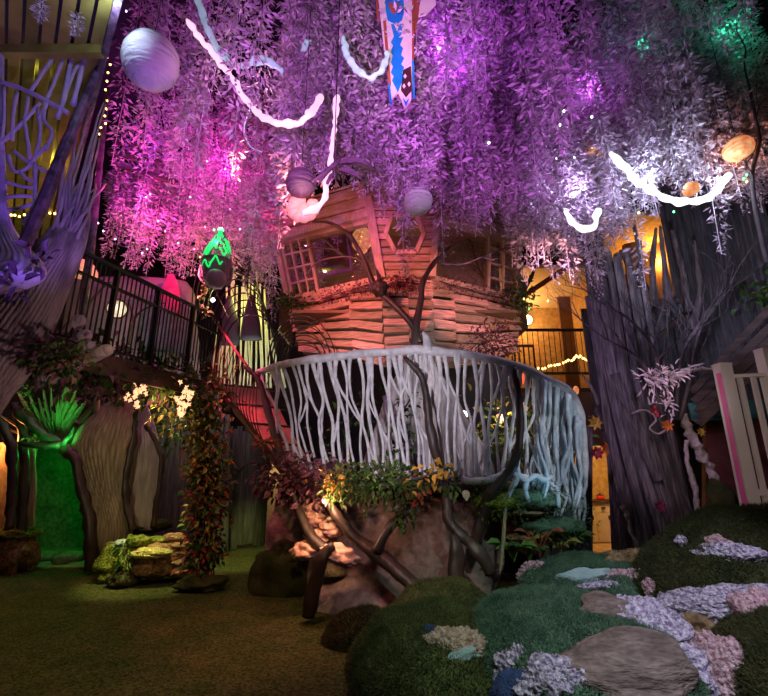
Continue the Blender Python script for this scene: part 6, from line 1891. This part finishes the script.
# canopy
slight('spot_violet', V(-.6, 1.6, 3.2), P(320, 110, 5), (.72, .20, 1), 620, 60)
slight('spot_magenta', V(1.6, 2.0, 3.0), P(460, 100, 5.3), (.80, .16, 1), 480, 48)
slight('spot_pink_left', V(-3.0, 4.4, 4.6), P(190, 170, 8.4), (.95, .03, .46), 330, 70)
plight('bulb_magenta_bridge', P(160, 215, 8.2), (1, .05, .42), 100)
plight('bulb_magenta_vines', P(225, 170, 7.6), (1, .04, .55), 90)
plight('bulb_violet_vines', P(120, 150, 7.0), (.6, .08, 1), 70)
plight('bulb_red_bridge', P(205, 262, 8.4), (1, .10, .10), 40)
plight('bulb_violet_centre', P(440, 50, 4.9), (.6, .08, 1), 60)
plight('bulb_magenta_centre', P(590, 90, 5.6), (.7, .12, 1), 14)
plight('bulb_white_garland', P(650, 178, 5.3), (.62, .76, 1), 42)
plight('bulb_white_garland_end', P(715, 178, 5.3), (.7, .82, 1), 22)
plight('bulb_white_violet', P(575, 190, 5.4), (.68, .52, 1), 36)
plight('bulb_green_canopy', P(640, 45, 5.6), (.05, 1, .45), 14)
plight('bulb_green_canopy_end', P(732, 25, 5.6), (.05, 1, .45), 14)
plight('bulb_pink_garland', P(250, 90, 4.7), (1, .45, .75), 16)
plight('bulb_peach_shell', P(303, 190, 3.9), (1, .55, .45), 3)
plight('bulb_orange_lantern', P(738, 158, 5.4), (1, .4, .15), 8)
# violet wash on the webbed tree and poles
slight('spot_violet_web', V(-1.4, 2.0, 1.8), P(40, 105, 4.6), (.36, .18, 1), 400, 44)
slight('spot_rose_trunk', V(-.9, 3.2, 1.5), P(40, 320, 5), (1, .62, .66), 80, 40)
plight('fill_lilac_lantern', P(436, 186, 3.9), (.85, .6, 1), 5)  # added light with no bulb, brightens the small white lantern
plight('fill_blue_lantern', P(112, 8, 3.6), (.55, .7, 1), 14)  # added cool light with no bulb, on the big ribbed lantern
slight('fill_banner', V(.05, 2.2, 5.0), P(396, 40, 4.0), (1, .84, .76), 110, 50)  # added spot without a fixture, whitens the banner
plight('fill_yellow_upper', P(40, 70, 4.6), (.95, .85, .06), 6)  # second yellow light, added with no bulb for the upper slats
slight('fill_sheets', V(-3.6, 5.4, 2.2), P(118, 470, 7.9), (1, .85, .50), 42, 48)  # added warm spot without a fixture, lifts the bark panels
plight('bulb_yellow_slats', P(62, 165, 6.4), (.95, .85, .06), 110)
# treehouse: red key from the bridge side, softer pink from the other
slight('spot_red_house', V(-1.7, 3.6, 4.9), P(360, 290, 7), (1, .24, .20), 980, 48)
slight('fill_red_house_low', V(-1.5, 3.3, 3.2), P(350, 255, 7), (1, .20, .20), 420, 36)  # second red spot, added without a fixture for the dim upper wall
slight('spot_rose_house', V(2.6, 3.8, 3.8), P(480, 300, 7), (1, .46, .44), 520, 40)
plight('lamp_room', V(.4, 8.9, 5.6), (1, .5, .25), 30)
# railing
slight('spot_white_rail', V(-.8, 2.2, 2.2), P(380, 400, 5.7), (.92, .84, 1), 400, 46)
slight('spot_cyan_rail', V(2.9, 3.1, 2.9), P(550, 450, 5.8), (.80, .88, 1), 190, 34)
slight('spot_red_stair', V(-3.1, 6.2, 4.9), P(256, 412, 7.3), (1, .10, .20), 700, 36)
plight('fill_trunk', P(440, 362, 5.95), (.85, .9, 1), 8)  # added light with no lamp, brightens the pale grooved trunk
plight('lamp_deck', P(505, 415, 7.0), (1, .8, .5), 20)
# bridge back wall and arbour
plight('lamp_hut', P(118, 300, 7.6), (1, .60, .62), 15)
plight('lamp_hut_green', P(76, 330, 8.0), (.4, 1, .6), 14)
plight('lamp_arbour', P(240, 300, 9.5), (.85, 1, .25), 42)
plight('lamp_screen', P(250, 360, 9.2), (.9, 1, .85), 26)
plight('lamp_pod', P(215, 240, 6.3), (.1, 1, .25), 10)
# grotto and rocks
plight('lamp_grotto', P(64, 444, 8.7), (.02, 1, .08), 24)
slight('lamp_fan', P(60, 452, 7.35), P(48, 404, 8.1), (.06, 1, .12), 75, 75)
slight('spot_rocks', P(150, 400, 6.6), P(150, 555, 7.1), (1, .88, .34), 330, 46)
slight('spot_floor_green', P(215, 420, 7.5), P(250, 545, 9), (.85, 1, .22), 190, 60)
plight('lamp_flowers', P(160, 400, 6.2), (1, .6, .3), 16)
plight('lamp_cabinet', P(2, 440, 8.3), (1, .36, .10), 60)
plight('fill_fence', P(180, 425, 8.7), (1, .85, .5), 12)  # added warm light with no lamp, brightens the plank wall
plight('lamp_corridor', V(-3.0, 12.2, 2.0), (1, .75, .45), 40)
# fungi
plight('lamp_fungus', P(326, 502, 5.30), (1, .55, .32), 26, .04)
slight('spot_base', V(.3, 3.3, 1.9), P(400, 560, 6), (1, .68, .64), 62, 50)
# floor washes
slight('spot_floor_red', V(-1.5, 3.0, 4.5), V(-2.6, 5.6, 0), (1, .66, .25), 190, 62)
slight('spot_floor_rose', V(-.6, 4.0, 4.2), V(-1.0, 5.4, 0), (1, .16, .09), 150, 44)
# balcony rooms
plight('lamp_balcony', P(528, 322, 10.9), (1, .42, .10), 50)
plight('lamp_balcony_end', P(600, 300, 10.4), (1, .36, .08), 16)
plight('lamp_upper_room', P(655, 262, 10.4), (1, .45, .08), 100)
plight('lamp_net', P(546, 490, 5.2), (.3, .7, 1), 1.6)
plight('lamp_kitchen', V(P(600, 470, 10.2).x, 10.2, 2.0), (1, .55, .16), 80)
# slat tree and mounds
slight('spot_violet_tree', V(1.3, 4.9, 4.3), P(640, 370, 6.6), (.62, .46, 1), 140, 62)
slight('spot_tree_front', V(2.2, 3.0, 2.6), P(655, 430, 6.6), (.85, .72, .85), 70, 34)
slight('spot_wall_blue', V(3.0, 4.0, 3.2), P(720, 260, 8), (.66, .70, 1), 310, 55)
slight('spot_pink_twig', V(2.2, 4.2, 3.4), P(668, 385, 6), (1, .70, .82), 90, 18)
slight('spot_mound_teal', V(1.0, 1.2, 3.6), V(1.6, 3.8, .4), (.72, .98, .78), 290, 55)
slight('spot_coral', V(2.6, 1.2, 3.2), V(2.3, 3.2, .5), (.76, .66, 1), 260, 50)
slight('spot_post', V(2.0, 2.4, 2.4), P(745, 430, 4.7), (1, .78, .70), 75, 40)
